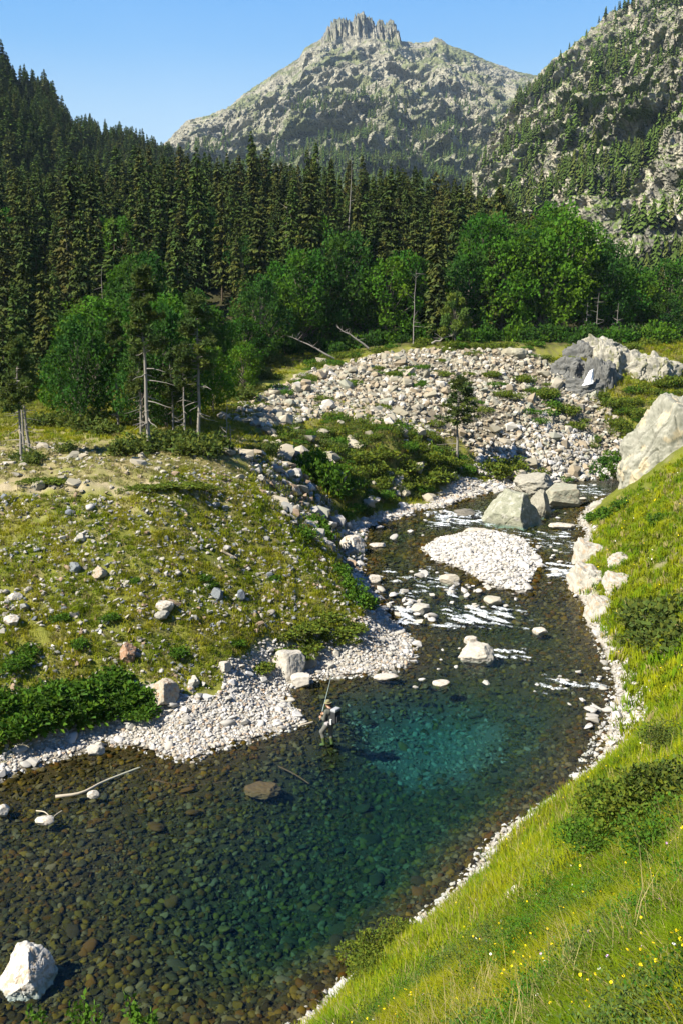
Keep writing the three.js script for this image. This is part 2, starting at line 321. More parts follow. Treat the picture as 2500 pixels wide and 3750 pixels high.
// the craggy side on the sunny hand of the valley
const CRAG = face(
  [[930, 780, 360], [1050, 790, 340], [1200, 800, 310], [1350, 810, 290], [1480, 820, 270], [1600, 830, 250], [1900, 850, 200]],
  [[1010, 600, 900], [1060, 520, 920], [1100, 405, 940], [1150, 330, 960], [1200, 245, 980], [1245, 176, 1000], [1280, 142, 990], [1320, 104, 980], [1360, 78, 970], [1400, 38, 960], [1415, 28, 955], [1440, 24, 950], [1475, 4, 940], [1520, -36, 930], [1568, -60, 920], [1700, -120, 900], [1900, -180, 880]],
  380, 420, {
    depth: 160, tile: 230, bump: 4, profile: (s) => lerp(s, s * s, .1),
    shape(p, s, t, on) {
      const rib = ridged3(p.x / 110 + 9, p.y / 170, p.z / 110, 5), fine = ridged3(p.x / 20, p.y / 46, p.z / 22, 5), big = fbm3(p.x / 260 + 5, p.y / 260, p.z / 260, 3);
      const b1 = step(.5 + .5 * N3(p.x / 70, p.y / 52, p.z / 70), 3, 7), b2 = step(.5 + .5 * N3(p.x / 30 + 4, p.y / 24, p.z / 30), 3, 6);
      const A = on * Math.sin(Math.PI * Math.min(1, s)) ** .5 * (s > .96 ? (1 - s) / .04 : 1);
      const tiny = ridged3(p.x / 7, p.y / 15, p.z / 8, 3);
      p.z += A * (rib * 20 + fine * 8 + tiny * 3.2 + big * 40 + b1 * 22 + b2 * 11);
      p.x -= A * (rib * 13 + b1 * 15 + b2 * 8 + tiny * 2.4 + fine * 3);
      p.y += A * (fine * 3.5 + rib * 6 + tiny * 1.6) + on * (s > .9 ? fine * 2.5 : 0);
    },
    color(p, ny, s, t) {
      const n = fbm3(p.x / 85, p.y / 70, p.z / 85, 4), f = fbm3(p.x / 17, p.y / 17, p.z / 17, 3), m = N3(p.x / 5, p.y / 5, p.z / 5);
      const rock = smooth(.78, .6, ny + n * .3 + f * .12);
      let c = mixc([.045, .085, .012], [.1, .14, .022], clamp(.5 + f * .8 + n * .6));
      const dark = smooth(.0, .25, -n + f * .4); c = mixc(c, [.04, .06, .014], dark * .5);
      const stone = mixc(mixc([.085, .083, .07], [.29, .27, .22], clamp(.5 + f * 1 + m * .45)), [.32, .275, .2], smooth(.2, .5, f) * .5);
      c = mixc(c, stone, clamp(rock + smooth(.24, .42, f * .8 + n * .5) * .8));
      return c;
    },
  });
put(CRAG.m, 'mountain');
// the wooded side in shade
const WOODED = face(
  [[-500, 800, 150], [-200, 800, 170], [0, 700, 200], [150, 640, 240], [300, 580, 300], [430, 520, 380], [620, 480, 480]],
  [[-500, -120, 420], [-250, -20, 450], [-100, 75, 470], [0, 160, 480], [30, 205, 485], [70, 222, 490], [110, 240, 500], [150, 290, 510], [190, 318, 520], [240, 340, 530], [330, 362, 560], [420, 410, 600], [620, 470, 700]],
  150, 130, {
    depth: 120, tile: 150, bump: 1.5, profile: (s) => lerp(s, s * s, .2),
    shape(p, s, t, on) { const A = on * Math.sin(Math.PI * s); const rib = ridged3(p.x / 60, p.y / 90, p.z / 60, 4), b1 = step(.5 + .5 * N3(p.x / 40, p.y / 32, p.z / 40), 3, 6); p.z += A * (rib * 12 + b1 * 16); p.x += A * (rib * 6 + b1 * 10); },
    color(p, ny) { const n = fbm3(p.x / 30, p.y / 30, p.z / 30, 3), f = N3(p.x / 6, p.y / 6, p.z / 6); return mixc([.025, .04, .015], [.19, .17, .13], smooth(.15, .3, .5 - ny + n * .7 + f * .08)); },
  });
put(WOODED.m, 'hillside');
console.log('mountains');

// ---------------------------------------------------------------- trees
const TAU = Math.PI * 2;
class Leaves {   // many small leaf-sized faces joined into one crown
  constructor() { this.p = []; this.c = []; this.t = [1, 1, 1]; }
  tint(r, k = .3) { const b = 1 - k / 2 + k * r(), w = (r() - .5) * k * .8; this.t = [b * (1 + w), b, b * (1 - w)]; }
  tri(a, b, c) { this.p.push(a.x, a.y, a.z, b.x, b.y, b.z, c.x, c.y, c.z); this.c.push(...this.t, ...this.t, ...this.t); }
  leaf(c, d, w, side) { // diamond from c along d, half width w across side
    const m = c.clone().addScaledVector(d, .45), l = m.clone().addScaledVector(side, w), r = m.clone().addScaledVector(side, -w), e = c.clone().add(d);
    this.tri(c, r, l); this.tri(l, r, e);
  }
  build() { return geo(this.p, null, this.c); }
}
const rv = (r) => { const z = r() * 2 - 1, a = r() * TAU, q = Math.sqrt(1 - z * z); return V(q * Math.cos(a), z, q * Math.sin(a)); };
function limb(pts, radii, sides = 6) {   // tapered tube through points
  const pos = [], idx = [];
  pts.forEach((p, i) => {
    const d = (pts[Math.min(i + 1, pts.length - 1)]).clone().sub(pts[Math.max(i - 1, 0)]).normalize();
    const s = Math.abs(d.y) > .9 ? V(1, 0, 0) : V(0, 1, 0), a = V().crossVectors(d, s).normalize(), b = V().crossVectors(d, a);
    for (let k = 0; k < sides; k++) { const t = k / sides * TAU, q = p.clone().addScaledVector(a, Math.cos(t) * radii[i]).addScaledVector(b, Math.sin(t) * radii[i]); pos.push(q.x, q.y, q.z); }
  });
  for (let i = 0; i < pts.length - 1; i++) for (let k = 0; k < sides; k++) { const a = i * sides + k, b = i * sides + (k + 1) % sides; idx.push(a, a + sides, b, b, a + sides, b + sides); }
  const e = pts.length - 1, top = pos.length / 3; pos.push(pts[e].x, pts[e].y, pts[e].z); for (let k = 0; k < sides; k++) idx.push(e * sides + k, top, e * sides + (k + 1) % sides);
  const bot = top + 1; pos.push(pts[0].x, pts[0].y, pts[0].z); for (let k = 0; k < sides; k++) idx.push(bot, k, (k + 1) % sides);
  return geo(pos, idx);
}
function wander(r, a, b, n, amp) { const out = []; for (let i = 0; i <= n; i++) { const t = i / n, p = a.clone().lerp(b, t); if (i && i < n) p.add(rv(r).multiplyScalar(amp)); out.push(p); } return out; }
const taper = (n, a, b, k = 1) => Array.from({ length: n + 1 }, (_, i) => lerp(a, b, (i / n) ** k));
function firCrown(r, h, R, o = {}) {
  const L = new Leaves(), whorls = o.whorls ?? 30, low = o.low ?? .1;
  for (let w = 0; w < whorls; w++) {
    const t = low + (1 - low) * (w + r() * .95) / whorls, y0 = t * h, q = (1 - t) / (1 - low);
    const rad = R * Math.pow(q, o.power ?? .75) * (.72 + .5 * r()) + .12, nb = 5 + Math.floor(r() * 3);
    for (let b = 0; b < nb; b++) {
      if (r() < (o.gaps ?? .12)) continue;
      const y = y0 + (r() - .5) * h / whorls * 1.1, a = r() * TAU, len = rad * (.6 + .6 * r()), dr = (o.droop ?? .3) * (.6 + .7 * r()), dir = V(Math.cos(a), 0, Math.sin(a)), side = V(-Math.sin(a), 0, Math.cos(a));
      L.tint(r, .5);
      const ns = Math.max(2, Math.round(len / (o.spray ?? .62)));
      for (let k = 0; k < ns; k++) {
        const s = (k + .35) / ns, c = V(dir.x * len * s, y - dr * len * s * s + .12 * len * s, dir.z * len * s);
        const sl = (o.leaf ?? 1) * (.5 + .6 * (1 - s * .5)) * Math.min(1, len * .6 + .3);
        for (const sg of [-1, 1, 0]) {
          const d = dir.clone().multiplyScalar(sg ? .55 : 1).addScaledVector(side, sg * .85).add(V((r() - .5) * .5, -.25 - r() * .75, (r() - .5) * .5)).multiplyScalar(sl * (.75 + r() * .5));
          L.leaf(c, d, sl * .3, side.clone().multiplyScalar(sg ? .3 : 1).addScaledVector(dir, sg ? .8 : 0).add(V(0, (r() - .5) * 1.8, 0)));
        }
      }
    }
  }
  L.leaf(V(0, h * .96, 0), V(.02, h * .055, 0), .08, V(1, 0, 0)); L.leaf(V(0, h * .96, 0), V(0, h * .055, .02), .08, V(0, 0, 1));
  return L.build();
}
function tree(name, parts, pos, turn, scale, label, category, group) {
  const g = new THREE.Group();
  for (const [n, gm, m] of parts) { const x = new THREE.Mesh(gm, m); x.name = n; g.add(x); }
  g.position.copy(pos); g.rotation.y = turn; if (typeof scale === 'number') g.scale.setScalar(scale); else g.scale.set(...scale);
  tag(g, label, category, group); put(g, name); return g;
}
const M = {
  bark: mat([.07, .055, .038]), paleBark: mat([.14, .12, .095]), grey: mat([.19, .175, .15]),
  fir: [[.036, .054, .011], [.05, .062, .013], [.042, .068, .012], [.058, .062, .016]].map((c) => mat(c, { roughness: 1, vertexColors: true })),
  pine: leafMat([.06, .088, .018], .35, { vertexColors: true }),
  beech: [[.036, .1, .007], [.062, .135, .008], [.03, .078, .009]].map((c) => leafMat(c, .4, { vertexColors: true })),
  birch: leafMat([.09, .14, .022], .4, { vertexColors: true }), shrub: [[.058, .125, .01], [.1, .135, .014], [.075, .105, .018]].map((c) => leafMat(c, .4, { vertexColors: true })),
};
const R1 = rng(101);
const FIRS = Array.from({ length: 6 }, (_, i) => {
  const h = 20 + i * 1.3, R = 3.1 + .4 * (i % 3);
  return { h, crown: firCrown(R1, h, R, { whorls: 36 + i, low: .08 + .04 * (i % 3), droop: .25 + .1 * (i % 2), power: [.75, .6, .85][i % 3], gaps: [.08, .2, .14][i % 3] }), trunk: limb([V(0, -.8, 0), V(0, h * .3, 0), V(.05, h * .7, 0), V(0, h * .99, 0)], [.26, .21, .11, .03], 7) };
});
function beechParts(r, h, R, lobes, per, size, low = .18) {
  const L = new Leaves(), B = [], fork = V(0, h * low, 0);
  B.push(limb(wander(r, V(0, -.6, 0), V(0, h * .8, 0), 5, .12 * R * .4), taper(5, h * .016, h * .004), 7));
  for (let k = 0; k < lobes; k++) {
    const a = k * 2.4 + r() * .8, ty = low + (1 - low) * (.16 + .78 * (k + r()) / lobes), env = Math.sin(Math.PI * clamp((ty - low) / (1 - low) * .82 + .14)) ** .7;
    const rr = R * env * (.2 + .85 * Math.sqrt(r())), c = V(Math.cos(a) * rr, h * ty, Math.sin(a) * rr), lr = R * (.17 + .17 * r()) * (.7 + .5 * env);
    const st = V(0, h * lerp(low, ty, .45), 0); B.push(limb(wander(r, st, c, 3, .1 * R * .5), taper(3, h * .006, h * .0015), 5));
    L.tint(r, .55);
    for (let q = 0; q < per; q++) {
      const d = rv(r), e = Math.pow(r(), .35), p = c.clone().add(V(d.x * lr * e * 1.1, d.y * lr * e * .85, d.z * lr * e * 1.1));
      const dir = d.clone().multiplyScalar(.6).add(rv(r)).add(V(0, .15, 0)).normalize(), side = V().crossVectors(dir, rv(r)).normalize(), s = size * (.6 + .8 * r());
      L.leaf(p, dir.multiplyScalar(s), s * .36, side);
    }
  }
  return { h, crown: L.build(), trunk: mergeGeometries(B.map((g) => g.index ? g.toNonIndexed() : g)) };
}
const BEECHES = [beechParts(R1, 15, 5.4, 40, 120, .5, .04), beechParts(R1, 17, 5, 44, 115, .5, .05), beechParts(R1, 12, 4.8, 34, 125, .45, .03), beechParts(R1, 14, 4.8, 38, 120, .48, .04)];
// mountain pine: bare pale stem, thin tufted top
function pineParts(r, h, low, R, dead = 8) {
  const L = new Leaves(), B = [], T = limb(wander(r, V(0, -.4, 0), V((r() - .5) * .5, h * .98, (r() - .5) * .5), 7, .06), taper(7, h * .011 + .025, .02), 7);
  for (let k = 0; k < dead; k++) { const y = h * (.15 + (low - .1) * r()), a = r() * TAU, l = .5 + r() * R * .9, e = V(Math.cos(a) * l, y - .1 - r() * .3, Math.sin(a) * l); B.push(limb(wander(r, V(0, y, 0), e, 3, .07), taper(3, .035, .008), 4)); }
  const nb = Math.round(26 + h * 2);
  for (let k = 0; k < nb; k++) {
    const t = low + (1 - low) * (k + r()) / nb, y = h * t, a = r() * TAU, l = R * Math.pow(1 - (t - low) / (1 - low), .55) * (.45 + .65 * r()) + .2, e = V(Math.cos(a) * l, y + l * .28 * (r() - .2), Math.sin(a) * l);
    B.push(limb(wander(r, V(0, y, 0), e, 2, .05), taper(2, .03, .01), 4));
    L.tint(r, .45);
    for (let q = 0; q < 7; q++) {
      const c = V(0, y, 0).lerp(e, .3 + .7 * (q + r()) / 7).add(rv(r).multiplyScalar(.12));
      for (let s = 0; s < 12; s++) { const d = rv(r).add(V(0, .35, 0)).normalize().multiplyScalar(.22 + .2 * r()); L.leaf(c, d, .06, V().crossVectors(d, rv(r)).normalize()); }
    }
  }
  return { h, crown: L.build(), trunk: T, branches: mergeGeometries(B.map((g) => g.toNonIndexed())) };
}
const PINES = [pineParts(R1, 9, .5, 1.5, 12), pineParts(R1, 8, .45, 1.6, 10), pineParts(R1, 10, .55, 1.3, 14), pineParts(R1, 7.5, .35, 1.3, 8)];
// bushes
function bushParts(r, n, size, flat) {
  const L = new Leaves(), B = [];
  const lob = Array.from({ length: 9 }, () => { const a = r() * TAU, q = .62 * Math.sqrt(r()); return [Math.cos(a) * q, (.18 + .5 * r() * (1 - q)) * flat, Math.sin(a) * q, .26 + .2 * r()]; });
  for (const [x, y, z] of lob) B.push(limb(wander(r, V(x * .2, -.15, z * .2), V(x, y, z), 2, .04), taper(2, .018, .005), 4).toNonIndexed());
  for (let k = 0; k < n; k++) {
    if (k % 12 === 0) L.tint(r, .5); const o = lob[Math.floor(r() * lob.length)], d = rv(r), e = Math.pow(r(), .3) * o[3], p = V(o[0] + d.x * e, Math.max(-.04, o[1] + d.y * e * flat), o[2] + d.z * e);
    const dir = d.clone().multiplyScalar(.7).add(rv(r)).add(V(0, .5, 0)).normalize(), s = size * (.6 + .8 * r());
    L.leaf(p, dir.clone().multiplyScalar(s), s * .3, V().crossVectors(dir, rv(r)).normalize());
  }
  return { foliage: L.build(), stem: mergeGeometries(B) };
}
const BUSHES = [bushParts(R1, 900, .17, 1), bushParts(R1, 1000, .15, .75), bushParts(R1, 900, .16, .5)];
const HEATH = [bushParts(R1, 700, .11, .38), bushParts(R1, 700, .12, .5)];
function bush(name, v, m, pos, s, label, group, cat = 'bush') {
  return tree(name, [['stem', v.stem, M.bark], ['foliage', v.foliage, m]], pos, R1() * TAU, s, label, cat, group);
}
const ground = (x, z, dy = 0) => V(x, H(x, z) + dy, z);

// the wood: firs behind, beeches in front
const wood = rng(202);
let firs = 0;
const topLine = [[0, 330], [100, 350], [210, 340], [330, 345], [390, 330], [440, 300], [520, 318], [600, 312], [660, 330], [720, 325], [780, 345], [850, 350], [900, 345], [960, 378], [1050, 385], [1130, 392], [1180, 440], [1240, 470], [1400, 560], [1568, 620]];
const topAt = (u) => { for (let i = 1; i < topLine.length; i++) if (u <= topLine[i][0]) return lerp(topLine[i - 1][1], topLine[i][1], (u - topLine[i - 1][0]) / (topLine[i][0] - topLine[i - 1][0])); return 640; };
const backRows = FIRS.slice(0, 3).map(() => []);
for (let row = 0; row < 18; row++) {
  const d = 121 + row * 6.4 + row * row * .12, gap = 3.3 + row * .06;
  for (let x = -d * .5; x < d * .43; x += gap * (.7 + wood() * .6)) {
    const z = -(d + (wood() - .5) * 6), u = 784 + x / -z * KF * .99;
    if (x > 20 && row > 11) continue;
    if (u > 1200 && wood() < .75) continue;
    if (u < 130 && row < 2) continue;
    if (row < 3 && u > 480 && wood() < .6) continue;
    const v = FIRS[Math.floor(wood() * 6)], y = H(x, z), old = wood();
    let s = old < .12 ? .3 + .2 * wood() : .52 + .4 * wood() * wood(); const maxTop = atDist(u, topAt(u) + 10 + wood() * 55 - (wood() < .14 ? 35 : 0), -z).y;
    s = Math.min(s, (maxTop - y) / v.h); if (s < .25) continue;
    const k = wood(), mi = k < .35 ? 0 : k < .62 ? 1 : k < .85 ? 2 : 3, lean = (wood() - .5) * .07, sx = s * (.75 + .45 * wood()), turn = wood() * TAU;
    if (firs >= 300) { backRows[Math.floor(wood() * 3)].push([x, y, z, sx, s, turn, mi]); continue; }
    const o = tree('fir_tree', [['trunk', v.trunk, k > .75 ? M.paleBark : M.bark], ['crown', v.crown, M.fir[mi]]], V(x, y - .1, z), turn, [sx, s, sx],
      `${s < .5 ? 'young' : s > .75 ? 'tall' : 'middling'} ${['dark green', 'olive', 'mid-green', 'brownish'][mi]} fir with ${k > .75 ? 'pale' : 'dark'} stem in the dense wood`, 'fir tree', `${s < .5 ? 'young' : s > .75 ? 'tall' : 'middling'} ${['dark green', 'olive', 'mid-green', 'brownish'][mi]} ${k > .75 ? 'pale' : 'dark'}-stemmed firs of the wood`); o.rotation.z = lean; firs++;
  }
}
backRows.forEach((list, i) => {
  const im = new THREE.InstancedMesh(FIRS[i * 2].crown, mat([1, 1, 1], { roughness: 1, vertexColors: true }), list.length), q = new THREE.Quaternion(), m = new THREE.Matrix4();
  list.forEach(([x, y, z, sx, s, turn, mi], k) => { im.setMatrixAt(k, m.compose(V(x, y - .6, z), q.setFromAxisAngle(V(0, 1, 0), turn), V(sx, s, sx))); im.setColorAt(k, M.fir[mi].color); });
  tag(im, 'firs crowded in the depth of the wood behind the front ranks', 'wood', undefined, 'stuff'); put(im, 'fir_wood');
});
console.log('firs', firs);
const beechAt = (u, v, d, s, kind, mi) => { const p = atDist(u, v, d); const y = H(p.x, p.z); const b = BEECHES[kind]; tree('beech_tree', [['trunk', b.trunk, M.paleBark], ['crown', b.crown, M.beech[mi]]], V(p.x, y - .2, p.z), wood() * TAU, [s * (.68 + .25 * wood()), s * (.75 + .25 * wood()), s * (.68 + .25 * wood())], `${['full', 'tall', 'low', 'broad'][kind]} ${['green', 'bright green', 'deep green'][mi]} beech ${d < 106 ? 'behind the terrace pines' : 'along the wood behind the scree'}`, 'beech tree', `${['full', 'tall', 'low', 'broad'][kind]} ${['green', 'bright green', 'deep green'][mi]} beeches ${d < 106 ? 'of the terrace' : 'of the wood'}`); };
for (const [u, d, s, k] of [[180, 98, .72, 2], [225, 96, .8, 0], [330, 98, .9, 1], [385, 95, .85, 0], [440, 99, .8, 3], [480, 102, .75, 2], [300, 104, .8, 1], [560, 112, .7, 2], [600, 114, .8, 0], [660, 120, .75, 3], [700, 120, .95, 1], [745, 121, .85, 0], [790, 122, .9, 1], [840, 123, .8, 3], [885, 122, .95, 0], [930, 124, .85, 1], [975, 126, .9, 3], [1070, 124, .9, 0], [1110, 126, 1, 1], [1150, 124, .95, 0], [1195, 126, 1.05, 1], [1240, 124, 1, 0], [1285, 126, 1.05, 1], [1330, 128, .95, 3], [1375, 128, .9, 0], [1420, 130, .85, 2], [1470, 132, .8, 3], [1520, 130, .7, 2], [1100, 134, .95, 1], [1180, 138, 1, 0], [1260, 140, 1.1, 1], [1320, 142, 1.1, 1], [1040, 130, .7, 2], [640, 128, .7, 0], [1390, 146, 1, 0], [150, 112, .6, 2], [1455, 150, 1, 3], [1530, 150, 1, 1], [280, 140, .75, 1], [235, 150, .7, 0], [560, 140, .7, 0], [20, 150, .7, 1], [470, 160, .75, 1], [740, 150, .65, 0]]) beechAt(u, 780, d, s, k, Math.floor(wood() * 3));

for (const [u, v, s, k] of [[190, 985, .66, 0], [150, 962, .58, 2], [225, 965, .7, 3], [330, 990, .62, 2], [385, 985, .72, 0], [440, 980, .62, 3], [490, 950, .58, 2], [350, 970, .72, 1], [560, 900, .5, 2]]) { const p = hit(u, v), b = BEECHES[k], mi = Math.floor(wood() * 3); tree('beech_tree', [['trunk', b.trunk, M.paleBark], ['crown', b.crown, M.beech[mi]]], V(p.x, p.y - .2, p.z), wood() * TAU, [s * .72, s * .9, s * .72], `${['full', 'tall', 'low', 'broad'][k]} ${['green', 'bright green', 'deep green'][mi]} beech standing among the terrace pines`, 'beech tree', `${['full', 'tall', 'low', 'broad'][k]} ${['green', 'bright green', 'deep green'][mi]} beeches among the terrace pines`); }
// single trees that stand clear of the wood
function pineAt(u, v, h, kind, label, group) { const p = hit(u, v), b = PINES[kind]; return tree('pine_tree', [['trunk', b.trunk, M.grey], ['branches', b.branches, M.grey], ['crown', b.crown, M.pine]], V(p.x, p.y - .1, p.z), wood() * TAU, h / b.h, label, 'pine tree', group); }
pineAt(1050, 1056, 8, 1, 'lone small pine rooted at the foot of the scree').scale.multiply(V(1.35, 1, 1.35));
pineAt(52, 1064, 6.8, 1, 'thin bare-stemmed pine in the clump beyond the grassy terrace edge', 'terrace pine clump');
pineAt(68, 1045, 7.4, 0, 'thin bare-stemmed pine in the clump beyond the grassy terrace edge', 'terrace pine clump');
pineAt(60, 1050, 6.4, 2, 'thin bare-stemmed pine in the clump beyond the grassy terrace edge', 'terrace pine clump');
pineAt(345, 1030, 11.4, 2, 'tallest pale-stemmed pine before the beeches on the terrace');
pineAt(457, 1010, 10, 0, 'straight pale-stemmed pine at the scree end of the terrace');
pineAt(425, 1005, 6.5, 2, 'slender grey pine among terrace trees', 'slender terrace pines');
pineAt(325, 1000, 6.5, 1, 'slender grey pine among terrace trees', 'slender terrace pines');
pineAt(275, 985, 8.5, 2, 'slender grey pine among terrace trees', 'slender terrace pines');
pineAt(400, 995, 6, 3, 'slender grey pine among terrace trees', 'slender terrace pines');
for (const [u, d, s, k] of [[8, 84, .42, 0], [40, 92, .5, 2], [108, 96, .55, 1], [68, 105, .6, 3], [20, 118, .75, 4], [95, 120, .7, 0]]) { const p = atDist(u, 800, d), f = FIRS[k]; tree('fir_tree', [['trunk', f.trunk, M.bark], ['crown', f.crown, M.fir[k % 3]]], ground(p.x, p.z, -.1), 1.1 * k, s, 'fir with dark spreading boughs on the sunny meadow', 'fir tree', 'meadow firs'); }
{ const b = beechParts(R1, 6.4, 2, 16, 190, .3, .05), p = atDist(1042, 800, 113); tree('birch_tree', [['trunk', b.trunk, M.paleBark], ['crown', b.crown, M.birch]], ground(p.x, p.z, -.1), 0, [.85, 1.05, .85], 'small pale green conical tree on top of the scree', 'tree'); }
{ const b = beechParts(R1, 3.6, 1.8, 14, 150, .24, .1), p = hit(1405, 1118); tree('alder_tree', [['trunk', b.trunk, M.bark], ['crown', b.crown, M.shrub[0]]], V(p.x, p.y - .1, p.z), 0, 1, 'leafy small tree leaning over the stream beside the pale cliff', 'tree'); }
// dead stems
function snag(u, v, d, h, lean, label, group) {
  const r = rng(u * 7 + v), B = [], p = d ? (() => { const q = atDist(u, v, d); return ground(q.x, q.z); })() : hit(u, v), tip = V(lean[0], h, lean[1]), core = wander(r, V(0, -.2, 0), tip, 6, h * .012);
  const g = new THREE.Group(), t = new THREE.Mesh(limb(core, taper(6, .03 + h * .007, .015), 6), M.grey); t.name = 'trunk'; g.add(t);
  for (let k = 0; k < 12; k++) { const s = .25 + .7 * r(), i = Math.min(5, Math.floor(s * 6)), c = core[i].clone().lerp(core[i + 1], s * 6 - i), a = r() * TAU, l = h * (.05 + .12 * r()); B.push(limb([c, c.clone().add(V(Math.cos(a) * l, l * (r() - .3), Math.sin(a) * l))], [.03, .008], 4).toNonIndexed()); }
  const br = new THREE.Mesh(mergeGeometries(B), M.grey); br.name = 'branches'; g.add(br);
  g.position.copy(p); tag(g, label, 'dead tree', group); put(g, 'dead_tree');
}
snag(797, 800, 150, 19, [.6, 0], 'tallest bare grey dead tree rising out of the firs');
for (const [u, d, h] of [[948, 113, 9.5], [660, 145, 13], [1340, 122, 5.5], [1365, 121, 6.5], [820, 124, 10], [1410, 122, 5], [240, 122, 11]]) snag(u, 800, d, h, [.2, 0], 'slender grey dead stem in front of the wood', 'dead stems of the wood');
snag(521, 1030, 0, 3.3, [.1, 0], 'short dead stem on the terrace edge beside mossy rocks', 'short dead stems'); snag(533, 1032, 0, 1.7, [-.1, 0], 'short dead stem on the terrace edge beside mossy rocks', 'short dead stems');
function fallen(u, v, d, dir, len, label) {
  const r = rng(u + 31), q = atDist(u, v, d), p = ground(q.x, q.z, .25), B = [], core = wander(r, V(0, 0, 0), V(dir[0] * len, dir[1] * len, dir[2] * len), 5, .15);
  const g = new THREE.Group(), t = new THREE.Mesh(limb(core, taper(5, .16, .04), 6), M.grey); t.name = 'trunk'; g.add(t);
  for (let k = 0; k < 14; k++) { const s = .3 + .69 * r(), i = Math.min(4, Math.floor(s * 5)), c = core[i].clone().lerp(core[i + 1], s * 5 - i), w = rv(r); w.y = Math.abs(w.y); B.push(limb([c, c.clone().addScaledVector(w, .4 + r() * .9)], [.035, .01], 4).toNonIndexed()); }
  const br = new THREE.Mesh(mergeGeometries(B), M.grey); br.name = 'branches'; g.add(br);
  g.position.copy(p); tag(g, label, 'fallen tree'); put(g, 'fallen_tree');
}
fallen(768, 806, 112, [-.83, .42, 0], 6.5, 'long bleached fallen tree leaning up against the beeches');
fallen(846, 790, 114, [-.8, .55, 0], 5, 'second bleached fallen tree with broken twigs, between the beeches');
fallen(990, 790, 113, [.8, .3, .2], 3, 'tangled grey stump and roots at the brow of the scree');
fallen(250, 942, 88, [-.95, .06, 0], 2.8, 'pale broken trunk lying under the terrace beeches');

// far woods: too many to count, one mass on each slope
function speck(r, h) { const L = new Leaves(); for (let w = 0; w < 8; w++) { const t = (w + r() * .5) / 8, rad = .17 * (1 - t) * h + .05; for (let k = 0; k < 5; k++) { const a = k * TAU / 5 + w * .7 + r() * .5, d = V(Math.cos(a) * rad * (.7 + .6 * r()), -(.1 + .14 * r()) * h, Math.sin(a) * rad * (.7 + .6 * r())); L.leaf(V(0, h * (.12 + .88 * t), 0), d, rad * .42, V(-Math.sin(a), .3 * (r() - .5), Math.cos(a))); } } L.leaf(V(0, h * .82, 0), V(0, h * .2, 0), .04 * h, V(1, 0, 0)); return L.build(); }
function massOnFace(F, name, n, seed, size, keep, tones, label, shape) {
  const r = rng(seed), g = shape ?? speck(r, 1), spots = [];
  for (let k = 0; k < n * 12 && spots.length < n; k++) {
    const i = Math.floor(r() * F.cols), j = Math.floor(Math.pow(r(), .8) * F.rows), id = j * (F.cols + 1) + i, p = F.P[id];
    if (keep(p, Math.abs(F.nn.getY(id)), j / F.rows, i / F.cols, r)) spots.push([p, r(), r(), r(), (r() - .5) * 4]);
  }
  const im = new THREE.InstancedMesh(g, mat([1, 1, 1], { roughness: 1, vertexColors: !!g.attributes.color }), spots.length), m4 = new THREE.Matrix4(), q = new THREE.Quaternion();
  spots.forEach(([p, a, b, c, o], k) => { const s = size * (.45 + a * .75); q.setFromAxisAngle(V(0, 1, 0), b * TAU); im.setMatrixAt(k, m4.compose(V(p.x + o, p.y - s * .12, p.z + o), q, V(s * (.9 + c * .5), s, s * (.9 + c * .5)))); const t = tones[Math.floor(c * tones.length)]; im.setColorAt(k, new THREE.Color(t[0] * (.75 + a * .5), t[1] * (.75 + a * .5), t[2] * (.75 + a * .5))); });
  tag(im, label, 'wood', undefined, 'stuff'); put(im, name);
}
const darkTones = [[.036, .054, .011], [.05, .062, .013], [.042, .068, .012], [.044, .074, .012]];
massOnFace(WOODED, 'hillside_wood', 4200, 31, 17, (p, ny, s, t, r) => fbm3(p.x / 30, p.y / 30, p.z / 30, 2) < .22 + r() * .2, darkTones, 'dark conifer wood covering the shaded hillside', FIRS[2].crown.clone().scale(1 / FIRS[2].h, 1 / FIRS[2].h, 1 / FIRS[2].h));
massOnFace(CRAG, 'mountain_wood', 3300, 32, 11, (p, ny, s, t, r) => ny > .4 && r() < .02 + .98 * smooth(.12, .24, -.6 * fbm3(p.x / 85, p.y / 70, p.z / 85, 4) + .1 - s * .12 + .55 * fbm3(p.x / 75 + 3, p.y / 55, p.z / 75, 3)), darkTones, 'scattered dark conifers growing over the craggy sunlit mountainside');
massOnFace(PEAK, 'mountain_wood', 9000, 33, 17, (p, ny, s, t, r) => ny > .3 && s < .8 && r() < smooth(.62, .15, s + .5 * fbm3(p.x / 120, p.y / 120, p.z / 120, 3)), darkTones, 'conifers thinning out up the lower slopes of the bare peak');
console.log('trees');

// ---------------------------------------------------------------- rocks
const R2 = rng(303);
// a block bounded by random planes: sharp for scree, rounder for river stones
function stoneGeo(r, n = 16, flat = .75) {
  const pts = []; for (let i = 0; i < n; i++) { const d = rv(r); const m = Math.max(Math.abs(d.x), Math.abs(d.y), Math.abs(d.z)); d.multiplyScalar(lerp(1, 1 / m, .55) * (.82 + .22 * r())); pts.push(V(d.x * (.85 + .3 * r()), d.y * flat, d.z * .9)); }
  const g = new ConvexGeometry(pts); g.deleteAttribute('uv'); g.scale(.55, .55, .55); return g;
}
function pebbleGeo(r, flat = .62) { const g = mergeVertices(new THREE.IcosahedronGeometry(.5, 1).deleteAttribute('normal').deleteAttribute('uv')); const p = g.attributes.position, o = r() * 50; for (let i = 0; i < p.count; i++) { const v = V(p.getX(i), p.getY(i), p.getZ(i)), k = 1 + .32 * N3(v.x * 2 + o, v.y * 2, v.z * 2); p.setXYZ(i, v.x * k * 1.1, v.y * k * flat, v.z * k * .85); } g.computeVertexNormals(); return g; }
const SHARP = Array.from({ length: 9 }, (_, i) => stoneGeo(R2, 12 + i, .6 + .05 * i)), ROUND = Array.from({ length: 6 }, (_, i) => pebbleGeo(R2, .5 + .06 * i));
